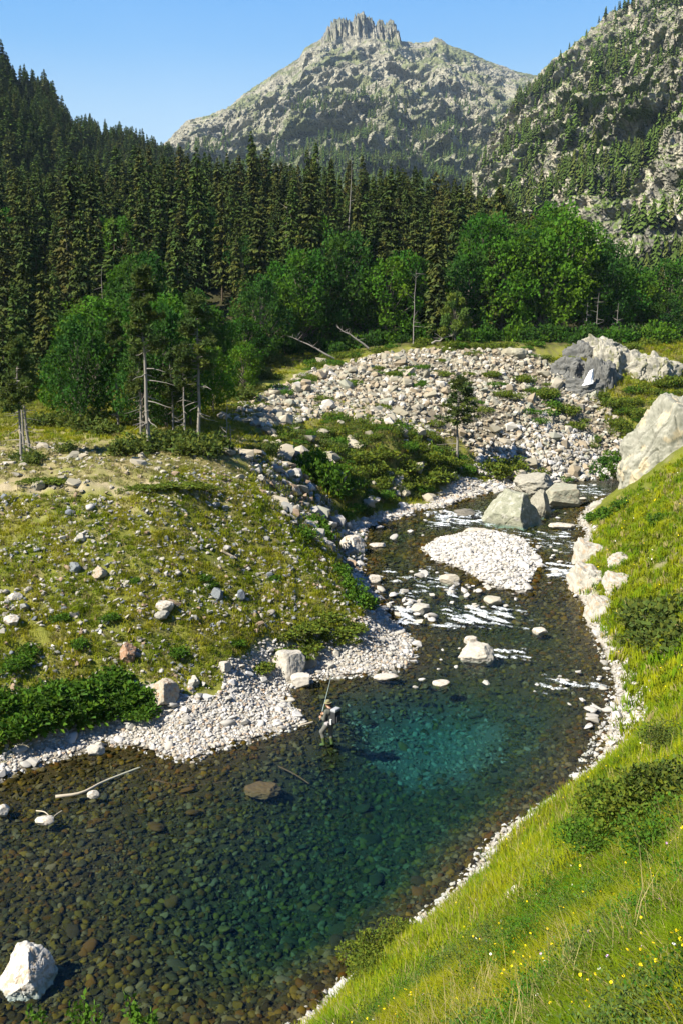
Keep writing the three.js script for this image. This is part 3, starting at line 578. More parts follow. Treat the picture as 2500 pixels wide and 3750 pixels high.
const rocky = (c) => mat(c, { roughness: .95 });
const STONE = { // colours of the valley's stone
  pale: [[.52, .5, .46], [.46, .43, .37], [.56, .54, .51], [.42, .4, .36]],
  scree: [[.33, .3, .22], [.37, .33, .25], [.29, .27, .21], [.41, .37, .29], [.32, .265, .185], [.35, .285, .2], [.3, .3, .24], [.52, .49, .43]],
  slope: [[.47, .44, .37], [.37, .34, .28], [.29, .29, .27], [.42, .4, .37], [.55, .52, .47], [.34, .25, .17], [.2, .22, .24]],
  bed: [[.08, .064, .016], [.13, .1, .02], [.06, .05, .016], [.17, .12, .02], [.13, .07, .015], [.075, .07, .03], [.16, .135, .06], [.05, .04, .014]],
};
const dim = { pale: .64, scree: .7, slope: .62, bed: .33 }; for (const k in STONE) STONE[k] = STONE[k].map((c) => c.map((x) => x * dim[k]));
const SM = {}; for (const k in STONE) SM[k] = STONE[k].map(rocky);
const qd = new THREE.Quaternion(), m4_ = new THREE.Matrix4();
const tilt = (r, k = .5) => new THREE.Quaternion().setFromEuler(new THREE.Euler((r() - .5) * k * 2, r() * TAU, (r() - .5) * k * 2));
function many(name, geos, spots, tones, seed, label, category, sink = .2, tip = .5, gloss = .2) {   // spots: [x, z, size, dy?]; the small ones nobody could count
  const r = rng(seed), per = geos.map(() => []);
  spots.forEach((s) => per[Math.floor(r() * geos.length)].push(s));
  geos.forEach((g, gi) => {
    const list = per[gi]; if (!list.length) return;
    const im = new THREE.InstancedMesh(g, mat([1, 1, 1], { roughness: .95, specularIntensity: gloss }), list.length);
    list.forEach(([x, z, s, y], k) => {
      im.setMatrixAt(k, m4_.compose(V(x, (y ?? H(x, z)) + s * (.5 * .6 - sink), z), tilt(r, tip), V(s * (.8 + .4 * r()), s * (.7 + .4 * r()), s * (.8 + .4 * r()))));
      const t = tones[Math.floor(r() * tones.length)], b = .82 + .36 * r(); im.setColorAt(k, new THREE.Color(t[0] * b, t[1] * b, t[2] * b));
    });
    tag(im, label, category, undefined, 'stuff'); put(im, name);
  });
}
function single(name, g, m, x, y, z, s, q, label, category, group) { const o = new THREE.Mesh(g, m); o.position.set(x, y, z); o.quaternion.copy(q); o.scale.set(...s); tag(o, label, category, group); put(o, name); return o; }
const box = (P) => [Math.min(...P.map((p) => p[0])), Math.max(...P.map((p) => p[0])), Math.min(...P.map((p) => p[1])), Math.max(...P.map((p) => p[1]))];
function scatter(P, n, r, ok) { const [x0, x1, z0, z1] = box(P), out = []; for (let k = 0; k < n * 20 && out.length < n; k++) { const x = lerp(x0, x1, r()), z = lerp(z0, z1, r()); if (inside(x, z, P) && (!ok || ok(x, z))) out.push([x, z]); } return out; }

// scree: 300 blocks one by one, the rest as rubble
const bare = (x, z) => fbm2(x * .16 + 40, z * .16, 3) < .2;
scatter(SCREE, 300, R2, bare).forEach(([x, z]) => { const s = .55 + 1.1 * R2() ** 2.6; single('scree_block', SHARP[Math.floor(R2() * 9)], SM.scree[Math.floor(R2() * 8)], x, H(x, z) + s * .18, z, [s, s * (.7 + .4 * R2()), s * (.7 + .4 * R2())], tilt(R2, .6), 'large angular grey-tan block lying in the scree slope', 'rock', 'large blocks of the scree'); });
many('scree_rubble', SHARP, scatter(SCREE, 8500, R2, (x, z) => bare(x, z) || R2() < .25).map(([x, z]) => [x, z, .2 + .55 * R2() ** 2.2]), STONE.scree, 41, 'loose angular rubble of the pale scree slope', 'rubble', .12, .8);
const screeFoot = world2([[1100, 1015], [1330, 985], [1430, 1060], [1420, 1096], [1300, 1106], [1150, 1108], [1080, 1080]]);
many('scree_rubble', SHARP, scatter(screeFoot, 1500, R2).map(([x, z]) => [x, z, .25 + .5 * R2() ** 2]), [...STONE.pale, STONE.scree[5]], 42, 'whiter rubble at the foot of the scree', 'rubble', .12, .8);
// gully beside the shoulder
scatter(GULLY, 150, R2).forEach(([x, z]) => { const s = .35 + .75 * R2() ** 2; single('gully_rock', SHARP[Math.floor(R2() * 9)], SM.slope[Math.floor(R2() * 6)], x, H(x, z) + s * .15, z, [s, s * .8, s * .8], tilt(R2, .6), 'angular rock tumbled in the eroded gully', 'rock', 'rocks of the gully'); });
many('gully_rubble', SHARP, scatter(GULLY, 1800, R2).map(([x, z]) => [x, z, .1 + .3 * R2() ** 2]), [...STONE.slope, [.14, .11, .075], [.11, .09, .06]], 43, 'broken stones filling the eroded gully', 'rubble', .12, .8);
// mossy rocks edging the terrace and heath
for (const [u, v, s] of [[560, 935, 1.5], [620, 1000, 1.3], [640, 955, 1.6], [590, 960, 1.1], [700, 870, 1.5], [740, 835, 1.4], [655, 1050, 1.9], [600, 1048, 1.2], [560, 1046, 1.3], [520, 1044, 1], [690, 1130, 1.3], [640, 1165, 1.2], [660, 1075, 1.1], [740, 1185, 1.2], [900, 1118, 1.3], [925, 1140, 1.4], [960, 1080, 1.4], [1215, 1070, 1.5], [985, 1150, 1.2], [640, 920, 1.2], [810, 1010, 1.1], [790, 870, 1.3], [1010, 1140, 1], [1135, 1080, 1.2]]) { const p = hit(u, v); single('mossy_rock', SHARP[Math.floor(R2() * 9)], SM.scree[[0, 1, 2, 6][Math.floor(R2() * 4)]], p.x, p.y + s * .14, p.z, [s * 1.2, s * .75, s], tilt(R2, .35), 'broad greenish-grey rock set in heath between terrace and scree', 'rock', 'heath rocks'); }

// the stony slope of the far bank
const SLOPE = world2([[-400, 1880], [-120, 1760], [120, 1690], [330, 1640], [470, 1585], [640, 1545], [780, 1490], [860, 1420], [800, 1330], [700, 1220], [600, 1105], [300, 1142], [-400, 1150]]);
const clear = (x, z) => land(x, z).d > beachWidth(x, z) + .2;
const stony = (x, z) => clear(x, z) && fbm2(x * .25 + 60, z * .25, 3) > -.12 - .3 * R2();
scatter(SLOPE, 300, R2, stony).forEach(([x, z]) => { const s = .14 + .34 * R2() ** 2.6; single('slope_rock', R2() < .6 ? SHARP[Math.floor(R2() * 9)] : ROUND[Math.floor(R2() * 6)], SM.slope[Math.floor(R2() * 7)], x, H(x, z) + s * .06, z, [s * 1.15, s * .85, s], tilt(R2, .5), 'fist to knee-sized pale stone lying in the grassy stony slope', 'rock', 'stones of the grassy slope'); });
many('slope_stones', [...SHARP.slice(0, 4), ...ROUND.slice(0, 2)], scatter(SLOPE, 11000, R2, stony).map(([x, z]) => [x, z, .05 + .2 * R2() ** 3]), STONE.slope, 44, 'small loose stones strewn over the grassy slope', 'stones', .12, .8);
const TERRACE = world2([[-400, 1146], [300, 1138], [540, 1112], [600, 1040], [480, 1030], [300, 1020], [-400, 1000]]);
scatter(TERRACE, 120, R2).forEach(([x, z]) => { const s = .3 + .6 * R2() ** 2; single('terrace_rock', SHARP[Math.floor(R2() * 9)], SM.scree[Math.floor(R2() * 5)], x, H(x, z) + s * .1, z, [s * 1.2, s * .75, s], tilt(R2, .4), 'low weathered rock lying on the dry terrace turf', 'rock', 'rocks of the terrace'); });
many('terrace_stones', SHARP.slice(0, 4), scatter(TERRACE, 1700, R2).map(([x, z]) => [x, z, .1 + .2 * R2() ** 2]), STONE.scree, 45, 'small stones scattered on the terrace turf', 'stones', .12, .7);

// beaches
function alongBank(L, n, r, width, from, to) { const out = []; for (let k = 0; k < n * 8 && out.length < n; k++) { const i = from + Math.floor(r() * (to - from)), a = L[i], b = L[i + 1], t = r(), x = lerp(a[0], b[0], t) + (r() - .5) * 9, z = lerp(a[1], b[1], t) + (r() - .5) * 9, q = land(x, z); if (q.zone === 1 && q.d < width(x, z) || (q.zone === 0 && q.d < .25 && r() < .6)) out.push([x, z]); } return out; }
const bw = (x, z) => beachWidth(x, z) + .15;
alongBank(LEFT, 300, R2, bw, 2, 38).forEach(([x, z]) => { const far = -z > 48, s = (far ? .3 : .16) + (far ? .5 : .3) * R2() ** 2; single('shore_stone', R2() < .5 ? SHARP[Math.floor(R2() * 9)] : ROUND[Math.floor(R2() * 6)], SM.pale[Math.floor(R2() * 4)], x, H(x, z) + s * .14, z, [s * 1.15, s * .8, s], tilt(R2, .4), 'pale bleached stone on the gravel margin below the stony slope', 'stone', 'stones of the far shore'); });
many('gravel', [...SHARP.slice(0, 3), ...ROUND], alongBank(LEFT, 16000, R2, bw, 2, 38).map(([x, z]) => [x, z, .05 + (-z > 48 ? .3 : .13) * R2() ** 2]), [...STONE.pale, ...STONE.pale, [.28, .245, .19], [.24, .23, .215], [.3, .23, .165]], 46, 'pale gravel of the far river shore', 'gravel', .15, .6);
// gravel island
scatter(ISLAND, 120, R2).forEach(([x, z]) => { const s = .28 + .35 * R2() ** 2; single('island_stone', R2() < .5 ? SHARP[Math.floor(R2() * 9)] : ROUND[Math.floor(R2() * 6)], SM.pale[Math.floor(R2() * 3)], x, H(x, z) + s * .12, z, [s * 1.15, s * .75, s], tilt(R2, .4), 'white cobble on the gravel island in midstream', 'stone', 'cobbles of the island'); });
many('gravel', [...SHARP.slice(0, 4), ...ROUND], scatter(ISLAND, 4200, R2).map(([x, z]) => [x, z, .1 + .22 * R2() ** 2]), [...STONE.pale, [.46, .44, .41], [.42, .41, .39]], 47, 'white gravel of the midstream island', 'gravel', .12, .6);
// stones along the camera's bank
const bankSpots = (n, r, w) => { const out = []; for (let k = 0; k < n * 10 && out.length < n; k++) { const i = 2 + Math.floor(r() * 27), a = RIGHT[i], b = RIGHT[i + 1], t = r(), x = lerp(a[0], b[0], t) + (r() - .5) * 2.4, z = lerp(a[1], b[1], t) + (r() - .5) * 2.4, q = land(x, z); if ((q.zone === 2 && q.d < w(x, z)) || (q.zone === 0 && q.d < .3 && r() < .5)) out.push([x, z]); } return out; };
const gw = (x, z) => .7 + .3 * N2(x * .5, z * .5) + .25 * N2(x * 1.9, z * 1.9);
bankSpots(170, R2, gw).forEach(([x, z]) => { const s = .14 + .32 * R2() ** 2; single('bank_stone', SHARP[Math.floor(R2() * 9)], SM.pale[Math.floor(R2() * 4)], x, H(x, z) + s * .15, z, [s * 1.3, s * .7, s], tilt(R2, .5), 'white flat stone along the waterline under the grassy bank', 'stone', 'stones under the grassy bank'); });
many('gravel', [...SHARP.slice(0, 5)], bankSpots(4200, R2, gw).map(([x, z]) => [x, z, .05 + .12 * R2() ** 2]), [...STONE.pale, [.28, .25, .19]], 48, 'broken stones along the foot of the grassy bank', 'gravel', .12, .7);
const shelf = [[7.6, -27.5], [10.5, -33], [12.6, -33.5], [11, -29.5], [9, -26.6]];
many('gravel', SHARP.slice(0, 5), scatter(shelf, 900, R2).map(([x, z]) => [x, z, .05 + .14 * R2() ** 2]), [...STONE.pale, [.28, .25, .19]], 49, 'pale stone spill on the grassy bank beside the pool', 'gravel', .12, .7);
const ledge = world2([[1568, 1740], [1568, 1815], [1400, 1890], [1230, 1935], [1140, 1985], [1240, 1900], [1440, 1810]]);
many('gravel', SHARP.slice(0, 5), scatter(ledge, 700, R2, (x, z) => N2(x * 1.2, z * 1.2) > .05).map(([x, z]) => [x, z, .05 + .15 * R2() ** 2]), [...STONE.pale, [.25, .215, .15]], 50, 'stones showing through the grass on a worn band of the bank', 'gravel', .12, .7);

// the river bed
{
  const spots = [];
  for (let k = 0; k < 90000 && spots.length < 34000; k++) { const d = 9 + 45 * R2() ** 1.2, x = (R2() - .5) * 1.0 * d * .95 + (R2() < .3 ? -4 : 0), z = -d, q = land(x, z); if (q.zone === 0) spots.push([x, z, .07 + .2 * R2() ** 3, q.h]); }
  for (let k = 0; k < 40000 && spots.length < 42000; k++) { const d = 44 + 42 * R2(), x = -4 + 28 * R2(), z = -d, q = land(x, z); if (q.zone === 0) spots.push([x, z, .15 + .3 * R2() ** 3, q.h]); }
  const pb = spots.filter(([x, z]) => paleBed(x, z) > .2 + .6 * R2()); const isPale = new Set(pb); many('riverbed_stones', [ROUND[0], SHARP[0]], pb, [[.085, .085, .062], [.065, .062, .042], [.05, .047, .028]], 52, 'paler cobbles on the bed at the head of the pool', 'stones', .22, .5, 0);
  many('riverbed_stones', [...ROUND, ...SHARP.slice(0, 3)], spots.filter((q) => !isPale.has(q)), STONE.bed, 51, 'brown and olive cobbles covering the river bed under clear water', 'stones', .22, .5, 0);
  for (let k = 0, n = 0; k < 4000 && n < 130; k++) { const d = 13 + 34 * R2(), x = (R2() - .5) * d * .9, z = -d, q = land(x, z); if (q.zone !== 0 || waterLevel(z) - q.h < .25) continue; const s = .25 + .3 * R2() ** 3; n++; single('sunken_cobble', ROUND[Math.floor(R2() * 6)], SM.bed[Math.floor(R2() * 8)], x, q.h + s * .1, z, [s * 1.2, s * .65, s], tilt(R2, .3), 'larger brown cobble lying under water on the river bed', 'stone', 'sunken cobbles'); }
}

// stones standing in the stream
const shallow = (u0, u1, v0, v1, n, s0, s1, label, group) => { for (let k = 0; k < n; k++) { const [x, z] = onWater(lerp(u0, u1, R2()), lerp(v0, v1, R2())), q = land(x, z); if (q.zone !== 0) continue; const s = .8 * (s0 + (s1 - s0) * R2() ** 1.8); single('stream_stone', R2() < .5 ? SHARP[Math.floor(R2() * 9)] : ROUND[Math.floor(R2() * 6)], SM.pale[Math.floor(R2() * 4)], x, waterLevel(z) + s * .05, z, [s * 1.25, s * .75, s], tilt(R2, .3), label, 'stone', group); } };
shallow(840, 1010, 1310, 1430, 44, .3, .75, 'pale stone breaking the riffle between shore and island', 'stones of the riffle');
shallow(1010, 1210, 1340, 1400, 34, .25, .6, 'stone in the rapids just below the gravel island', 'stones of the rapids');
shallow(850, 1060, 1180, 1240, 14, .3, .8, 'rock in the upper stream above the gravel island', 'stones of the upper stream');
shallow(1000, 1400, 1100, 1200, 26, .35, .9, 'rock at the head of the stream beside the great boulders', 'stones round the boulders');
shallow(940, 1120, 1450, 1580, 12, .2, .45, 'low stone awash in the shallow tail of the riffle', 'stones of the riffle tail');
shallow(1200, 1400, 1540, 1620, 22, .15, .4, 'small wet stone in the ruffled shallows by the grassy bank', 'stones by the grassy bank');
shallow(1345, 1410, 1600, 1680, 12, .25, .6, 'flat white stone at the edge of the pool by the stone spill', 'stones by the spill');
shallow(1200, 1290, 1250, 1330, 16, .25, .55, 'stone between the island and the rocky outcrop', 'stones between island and outcrop');

// great boulders: a ball cut by planes, roughened
function boulderGeo(seed, size, cuts, detail = 22, rough = .035, tones = [[.3, .3, .25], [.42, .41, .36]]) {
  const r = rng(seed), g = mergeVertices(new THREE.IcosahedronGeometry(1, Math.round(detail * 1.25)).deleteAttribute('normal').deleteAttribute('uv')), p = g.attributes.position, col = [], o = seed * 3.7, f = Math.max(...size);
  const planes = [...cuts.map(([x, y, z, d]) => [V(x, y, z).normalize(), d])]; for (let k = 0; k < 12; k++) planes.push([rv(r), .8 + .2 * r()]);
  const bed = rv(r).multiplyScalar(.35).add(V(.25, 1, .1)).normalize();   // the rock's bedding
  for (let i = 0; i < p.count; i++) {
    const v = V(p.getX(i), p.getY(i), p.getZ(i)).normalize(); let k = 1.15;
    for (const [n, d] of planes) { const c = n.dot(v); if (c > .05) k = Math.min(k, d / c); }
    const w = v.clone().multiplyScalar(k), q = w.dot(bed), e = fbm3(w.x * 1.3 + o, w.y * 1.3, w.z * 1.3, 3);
    const blocky = step(.5 + .5 * N3(w.x * 2.4 + o, q * 3.2, w.z * 2.4), 4, 6), ledge = step(q * 2.2 + e * 1.2 + 9, 1, 5) - 9;
    const crack = Math.max(0, .09 - Math.abs(N3(w.x * 1.9 + o, q * 1.1 + 5, w.z * 1.9))) / .09;
    k *= 1 + rough * (1.6 * e + 1.5 * blocky + .7 * (ledge - q * 2.2) + .5 * fbm3(w.x * 9 + o, q * 14, w.z * 9, 3) - 1.3 * crack * crack);
    v.multiplyScalar(k); p.setXYZ(i, v.x * size[0], v.y * size[1], v.z * size[2]);
    const a = fbm3(v.x * 3 + o, v.y * 3, v.z * 3, 4), b = N3(v.x * 15 * Math.sqrt(f), v.y * 15 + o, v.z * 15), s = fbm3(v.x * 3 + o, q * 16, v.z * 3, 2);
    let c = mixc(tones[0], tones[1], clamp(.5 + a * .9 + b * .22 + s * .4));
    if (tones[2]) c = mixc(c, tones[2], smooth(.14, .36, fbm3(v.x * 2.4 + o + 9, v.y * 2.4, v.z * 2.4, 4)));
    if (b < -.72) c = mixc(c, [.1, .1, .08], .5);
    col.push(c[0] * .62, c[1] * .62, c[2] * .6);
  }
  g.setAttribute('color', new THREE.Float32BufferAttribute(col, 3)); g.computeVertexNormals(); return g;
}
const vcol = mat([1, 1, 1], { vertexColors: true, roughness: .95 });
function boulder(name, u, v, y, g, label, turn = 0, cat = 'boulder', dist) { const p = dist ? atDist(u, v, dist) : atHeight(u, v, y); const m = new THREE.Mesh(g, vcol); m.position.copy(p); m.rotation.y = turn; tag(m, label, cat); put(m, name); return m; }
const at = (u, v) => onWater(u, v);
const WHITE = [[.5, .46, .4], [.66, .62, .56], [.42, .33, .24]], GREEN = [[.25, .26, .19], [.38, .38, .3], [.45, .44, .38]], TAN = [[.36, .31, .23], [.5, .46, .39], [.42, .28, .18]];
// the white wedge in the near pool
boulder('boulder', 64, 2240, 0, boulderGeo(1, [.6, .62, .58], [[-.45, .72, .6, .55], [.9, .3, .25, .66], [-.9, .3, -.2, .85], [.15, -.1, 1, .8], [.7, .7, .2, .62]], 34, .05, [[.52, .49, .44], [.68, .65, .61], [.46, .38, .29]]), 'white pointed boulder standing alone in the dark pool');
const gb = (u, v, dy, ...a) => { const [x, z] = at(u, v), m = new THREE.Mesh(boulderGeo(...a.slice(0, -1)), vcol); m.position.set(x, waterLevel(z) + dy, z); tag(m, a[a.length - 1], 'boulder'); put(m, 'boulder'); };
gb(1180, 1196, .5, 2, [2.25, 1.95, 2], [[-.4, .62, .6, .7], [.75, .25, .55, .6], [-.8, .6, 0, .74], [.1, 1, 0, .9], [.7, .6, -.2, .72]], 34, .03, GREEN, 'biggest grey-green boulder standing in the stream');
gb(1290, 1160, .75, 3, [1.7, 1.25, 1.5], [[-.1, 1, .15, .62], [.15, .1, 1, .62], [.95, .1, .2, .8], [-1, .1, .2, .82], [0, -.6, .8, .7]], 28, .03, [[.3, .3, .23], [.42, .41, .33], [.38, .34, .26]], 'flat-topped tan-green block beside the biggest boulder');
gb(1225, 1128, .55, 4, [1.9, 1.25, 1.3], [[-.3, 1, .2, .7], [.9, .4, .3, .8]], 24, .05, [[.33, .31, .26], [.42, .4, .34]], 'rounded grey boulder behind the biggest boulder');
gb(1242, 1178, .6, 5, [.85, 1.35, 1.0], [[.8, .5, .4, .55], [-.6, .7, .3, .7]], 20, .04, [[.26, .25, .2], [.38, .36, .3]], 'slanting boulder wedged between the two great blocks');
gb(811, 1270, .45, 6, [.78, .85, .8], [[.6, .5, .5, .68], [-.6, .3, .7, .75], [0, 1, 0, .8]], 20, .03, WHITE, 'white boulder on the far shore opposite the island');
gb(1095, 1508, .12, 7, [.78, .52, .6], [[-.3, .7, .5, .7], [.7, .5, .3, .75], [0, 1, 0, .75]], 20, .04, [[.46, .42, .35], [.6, .56, .5]], 'pale boulder in midstream below the rapids');
gb(1080, 1474, .08, 8, [.3, .26, .3], [[0, 1, 0, .7]], 10, .03, WHITE, 'small white stone just upstream of the midstream boulder');
gb(663, 1555, .45, 9, [.66, .8, .6], [[-.7, .3, .6, .75], [.6, .4, .7, .72], [.1, 1, 0, .85]], 20, .03, [[.42, .38, .32], [.56, .53, .48]], 'tall pale boulder beside the gravel spit');
gb(703, 1540, .35, 10, [.5, .45, .45], [[.2, .3, .9, .7], [-.2, 1, .1, .8]], 16, .03, [[.3, .28, .25], [.4, .38, .34]], 'dark grey boulder leaning on the tall pale one');
gb(692, 1572, .18, 11, [.44, .34, .36], [[0, .2, 1, .7], [0, 1, 0, .7], [1, 0, 0, .8]], 14, .02, [[.58, .53, .46], [.66, .62, .56]], 'white block at the water in front of the dark boulder');
gb(884, 1556, .03, 12, [.5, .13, .24], [[0, 1, 0, .7]], 12, .03, WHITE, 'flat white slab awash off the gravel spit');
gb(1012, 1570, .02, 13, [.34, .13, .24], [[0, 1, 0, .7]], 10, .03, WHITE, 'low white stone awash at the head of the teal pool');
gb(1240, 1452, .05, 14, [.36, .2, .26], [[0, 1, 0, .7]], 10, .03, WHITE, 'white stone alone in the run beside the rapids');
gb(963, 1402, .1, 15, [.5, .34, .42], [[0, 1, 0, .7], [-.5, .5, .5, .7]], 14, .03, [[.4, .38, .33], [.52, .5, .45]], 'grey stone splitting the rapids');
gb(1030, 1335, .1, 16, [.55, .36, .45], [[0, 1, 0, .75]], 14, .03, [[.45, .4, .32], [.55, .5, .42]], 'tan stone at the tail of the gravel island');
gb(866, 1254, .05, 17, [.55, .2, .35], [[0, 1, 0, .7]], 12, .03, WHITE, 'flat white slab beside the white shore boulder');
gb(857, 1334, .1, 18, [.42, .3, .34], [[0, 1, 0, .7]], 12, .03, WHITE, 'square white stone in the riffle by the far shore');
gb(1095, 1222, .1, 19, [1.0, .22, .5], [[0, 1, 0, .7]], 14, .03, WHITE, 'long white slab at the head of the gravel island');
gb(1130, 1385, .1, 20, [.45, .32, .4], [[0, 1, 0, .75]], 12, .03, [[.42, .38, .3], [.54, .5, .42]], 'tan stone above the white water');
gb(1065, 1183, .15, 21, [.8, .4, .6], [[0, 1, 0, .75]], 14, .03, [[.16, .15, .13], [.24, .22, .19]], 'dark wet rock beside the chute of the upper stream');
gb(215, 1830, .06, 22, [.17, .13, .14], [], 8, .03, WHITE, 'single white stone in the brown shallows');
gb(105, 1888, .05, 23, [.26, .13, .18], [], 8, .03, WHITE, 'white stone beside driftwood in the shallows');
gb(6, 1866, .06, 24, [.22, .16, .2], [], 8, .03, WHITE, 'white stone against the shallows of the lower shore');
gb(220, 1728, .06, 25, [.3, .2, .22], [], 10, .03, [[.48, .44, .38], [.6, .56, .5]], 'pale stone just off the gravel point');
gb(602, 1788, -.4, 26, [.5, .2, .4], [[0, 1, 0, .7]], 14, .06, [[.11, .06, .026], [.16, .09, .04]], 'rust-brown rock under water near the angler');
gb(1385, 1176, .4, 27, [1.0, .6, .7], [[0, 1, 0, .75]], 14, .04, [[.38, .36, .31], [.48, .46, .41]], 'grey boulder by the bank beyond the great blocks');
gb(1290, 1212, .15, 28, [.9, .25, .5], [[0, 1, 0, .7]], 12, .03, WHITE, 'white slab at the water below the flat-topped block');
const lb = (u, v, sink, ...a) => { const p = hit(u, v), m = new THREE.Mesh(boulderGeo(...a.slice(0, -1)), vcol); m.position.set(p.x, p.y + sink, p.z); tag(m, a[a.length - 1], 'boulder'); put(m, 'boulder'); };
lb(376, 1606, .28, 31, [.52, .55, .5], [[-.75, .35, .55, .5], [.75, .3, .5, .72], [.3, 1, 0, .82], [-.5, .9, 0, .7]], 22, .035, TAN, 'tan wedge-shaped boulder between bush and gravel');
lb(293, 1512, .2, 32, [.34, .4, .4], [[-.7, .3, .6, .6], [.5, .8, .2, .7]], 16, .04, [[.3, .17, .1], [.42, .26, .17], [.46, .38, .3]], 'rust-red rock standing up in the grassy slope');
lb(516, 1538, .14, 33, [.24, .25, .24], [[-.5, .2, .8, .7], [.7, .2, .6, .7], [0, 1, 0, .75]], 10, .02, WHITE, 'angular white block in the grass above the gravel');
lb(381, 1400, .12, 34, [.36, .28, .3], [[0, 1, 0, .75]], 14, .03, WHITE, 'white boulder halfway up the stony slope');
lb(373, 1418, .1, 35, [.28, .2, .25], [[0, 1, 0, .75]], 12, .03, [[.3, .29, .26], [.4, .38, .34]], 'grey rock just below the white slope boulder');
lb(500, 1372, .12, 36, [.24, .3, .26], [[-.4, .4, .8, .6]], 12, .03, [[.17, .19, .21], [.24, .26, .28]], 'blue-grey upright rock on the stony slope');
lb(555, 1372, .1, 37, [.2, .24, .22], [[.4, .4, .8, .6]], 12, .03, [[.16, .18, .21], [.22, .25, .28]], 'smaller blue-grey rock next to the upright one');
lb(170, 1308, .1, 38, [.28, .22, .25], [[-.4, .4, .8, .6]], 12, .03, [[.2, .22, .24], [.28, .3, .31]], 'blue-grey rock in the upper stony slope');
lb(228, 1322, .12, 39, [.3, .26, .28], [[-.4, .4, .8, .6]], 12, .03, TAN, 'tan rock in the upper stony slope');
lb(36, 1378, .1, 40, [.27, .2, .25], [], 10, .03, WHITE, 'rounded white rock above a pale one on the stony slope');
lb(28, 1432, .12, 44, [.3, .22, .26], [], 10, .03, WHITE, 'large rounded white rock on the stony slope');
lb(1187, 2092, .17, 41, [.2, .22, .18], [[-.5, .5, .6, .7]], 12, .04, WHITE, 'white rock alone in the flowery grass');
lb(1350, 770, .5, 42, [1.7, 1.3, 1.3], [[0, 1, 0, .7]], 14, .03, TAN, 'big tan boulder at the wood edge above the little waterfall');
lb(1185, 818, .3, 43, [1.2, .9, 1], [[0, 1, 0, .7]], 12, .03, [[.34, .32, .24], [.46, .43, .34]], 'large block crowning the brow of the scree');

// cliffs and outcrops
function crag(name, pos, size, seed, cuts, detail, tones, label, rough = .09) { const m = new THREE.Mesh(boulderGeo(seed, size, cuts, detail, rough, tones), vcol); m.position.copy(pos); tag(m, label, 'cliff'); put(m, name); }
{ const p = atDist(1545, 1055, 69.5); crag('rock_cliff', V(p.x + 1.5, p.y - .9, p.z - 1), [5.1, 5.6, 3.6], 61, [[-.3, .12, 1, .7], [-.86, .42, .3, .8], [.1, 1, .2, .93], [.3, -.05, 1, .66], [-.97, .16, .1, .88], [-.6, .1, .8, .74]], 56, [[.27, .27, .22], [.42, .41, .35], [.56, .48, .34]], 'tall pale cliff with a yellow scar above the stream', .05); }
for (const [u, v, sx, sy, sz, seed, label] of [[1345, 1285, 1.3, 1.6, 1.2, 62, 'upper pale rock outcrop where the grass meets the stream'], [1340, 1345, 1.2, 1.6, 1.3, 63, 'middle pale rock outcrop with rusty grass on it'], [1370, 1410, 1.0, 1.3, 1.0, 64, 'lower pale rock outcrop at the bend of the grassy bank'], [1412, 1345, 1.0, .95, .8, 65, 'pale ledge set in the grass above the outcrops'], [1415, 1285, .8, .5, .6, 66, 'thin white ledge showing in the grass']]) { const p = hit(u + 12, v); crag('rock_outcrop', V(p.x, p.y - sy * .15, p.z), [sx, sy, sz], seed, [[-.5, .2, .8, .62], [.2, 1, .2, .7], [-.9, .2, .2, .7]], 26, [[.4, .38, .33], [.56, .53, .47], [.46, .36, .26]], label, .045); }
// the rocks round the little waterfall
for (const [u, v, d, sx, sy, sz, seed, tone, label] of [[1400, 842, 107, 2.2, 2.8, 2.2, 71, 1, 'pale fissured crag beside the little waterfall'], [1455, 862, 107, 3.2, 2.9, 2.4, 72, 1, 'broad pale crag with green ledges near the waterfall'], [1510, 865, 106, 2.5, 2.6, 2, 73, 1, 'rounded pale crag at the end of the waterfall rocks'], [1380, 812, 111, 2.6, 2, 2.2, 74, 1, 'cracked pale crag above the waterfall'], [1378, 880, 104, 1.7, 3, 1.6, 75, 0, 'dark wet rock on the sunny hand of the waterfall'], [1306, 862, 106, 2.6, 2.3, 2, 76, 0, 'dark slabby rock on the scree hand of the waterfall'], [1335, 898, 103, 2.4, 1.4, 1.4, 77, 0, 'dark smooth slab under the waterfall'], [1340, 830, 110, 2.4, 2.4, 1.6, 78, 0, 'dark back wall of the waterfall gorge']]) { const p = atDist(u, v, d); crag('rock_crag', p, [sx, sy, sz], seed, [[-.4, .3, .9, .7], [.3, 1, .2, .8], [.6, .2, .8, .75]], 24, tone ? [[.3, .285, .235], [.5, .47, .4], [.24, .24, .14]] : [[.13, .13, .125], [.22, .22, .21]], label, .1); }
{ const p = atDist(1347, 866, 102.4), g = new THREE.PlaneGeometry(1, 1, 12, 20), a = g.attributes.position; for (let i = 0; i < a.count; i++) { const x = a.getX(i), y = a.getY(i), w = lerp(1.3, .4, y + .5); a.setXYZ(i, x * w + (y + .5) * .55, y * 1.7 + .25 * x, .25 * (1 - 4 * x * x) + .06 * N2(x * 12, y * 2) - y * .6); } g.computeVertexNormals(); const m = new THREE.Mesh(g, mat([.72, .73, .74])); m.position.copy(p); tag(m, 'small white waterfall between dark wet rocks', 'waterfall'); put(m, 'waterfall'); }
console.log('rocks');

// ---------------------------------------------------------------- bushes
const R3 = rng(404);
const bushAt = (u, v, s, kind, mi, label, group, name = 'bush') => { const p = hit(u, v); if (p) bush(name, BUSHES[kind], M.shrub[mi], V(p.x, p.y - .05, p.z), s, label, group); };
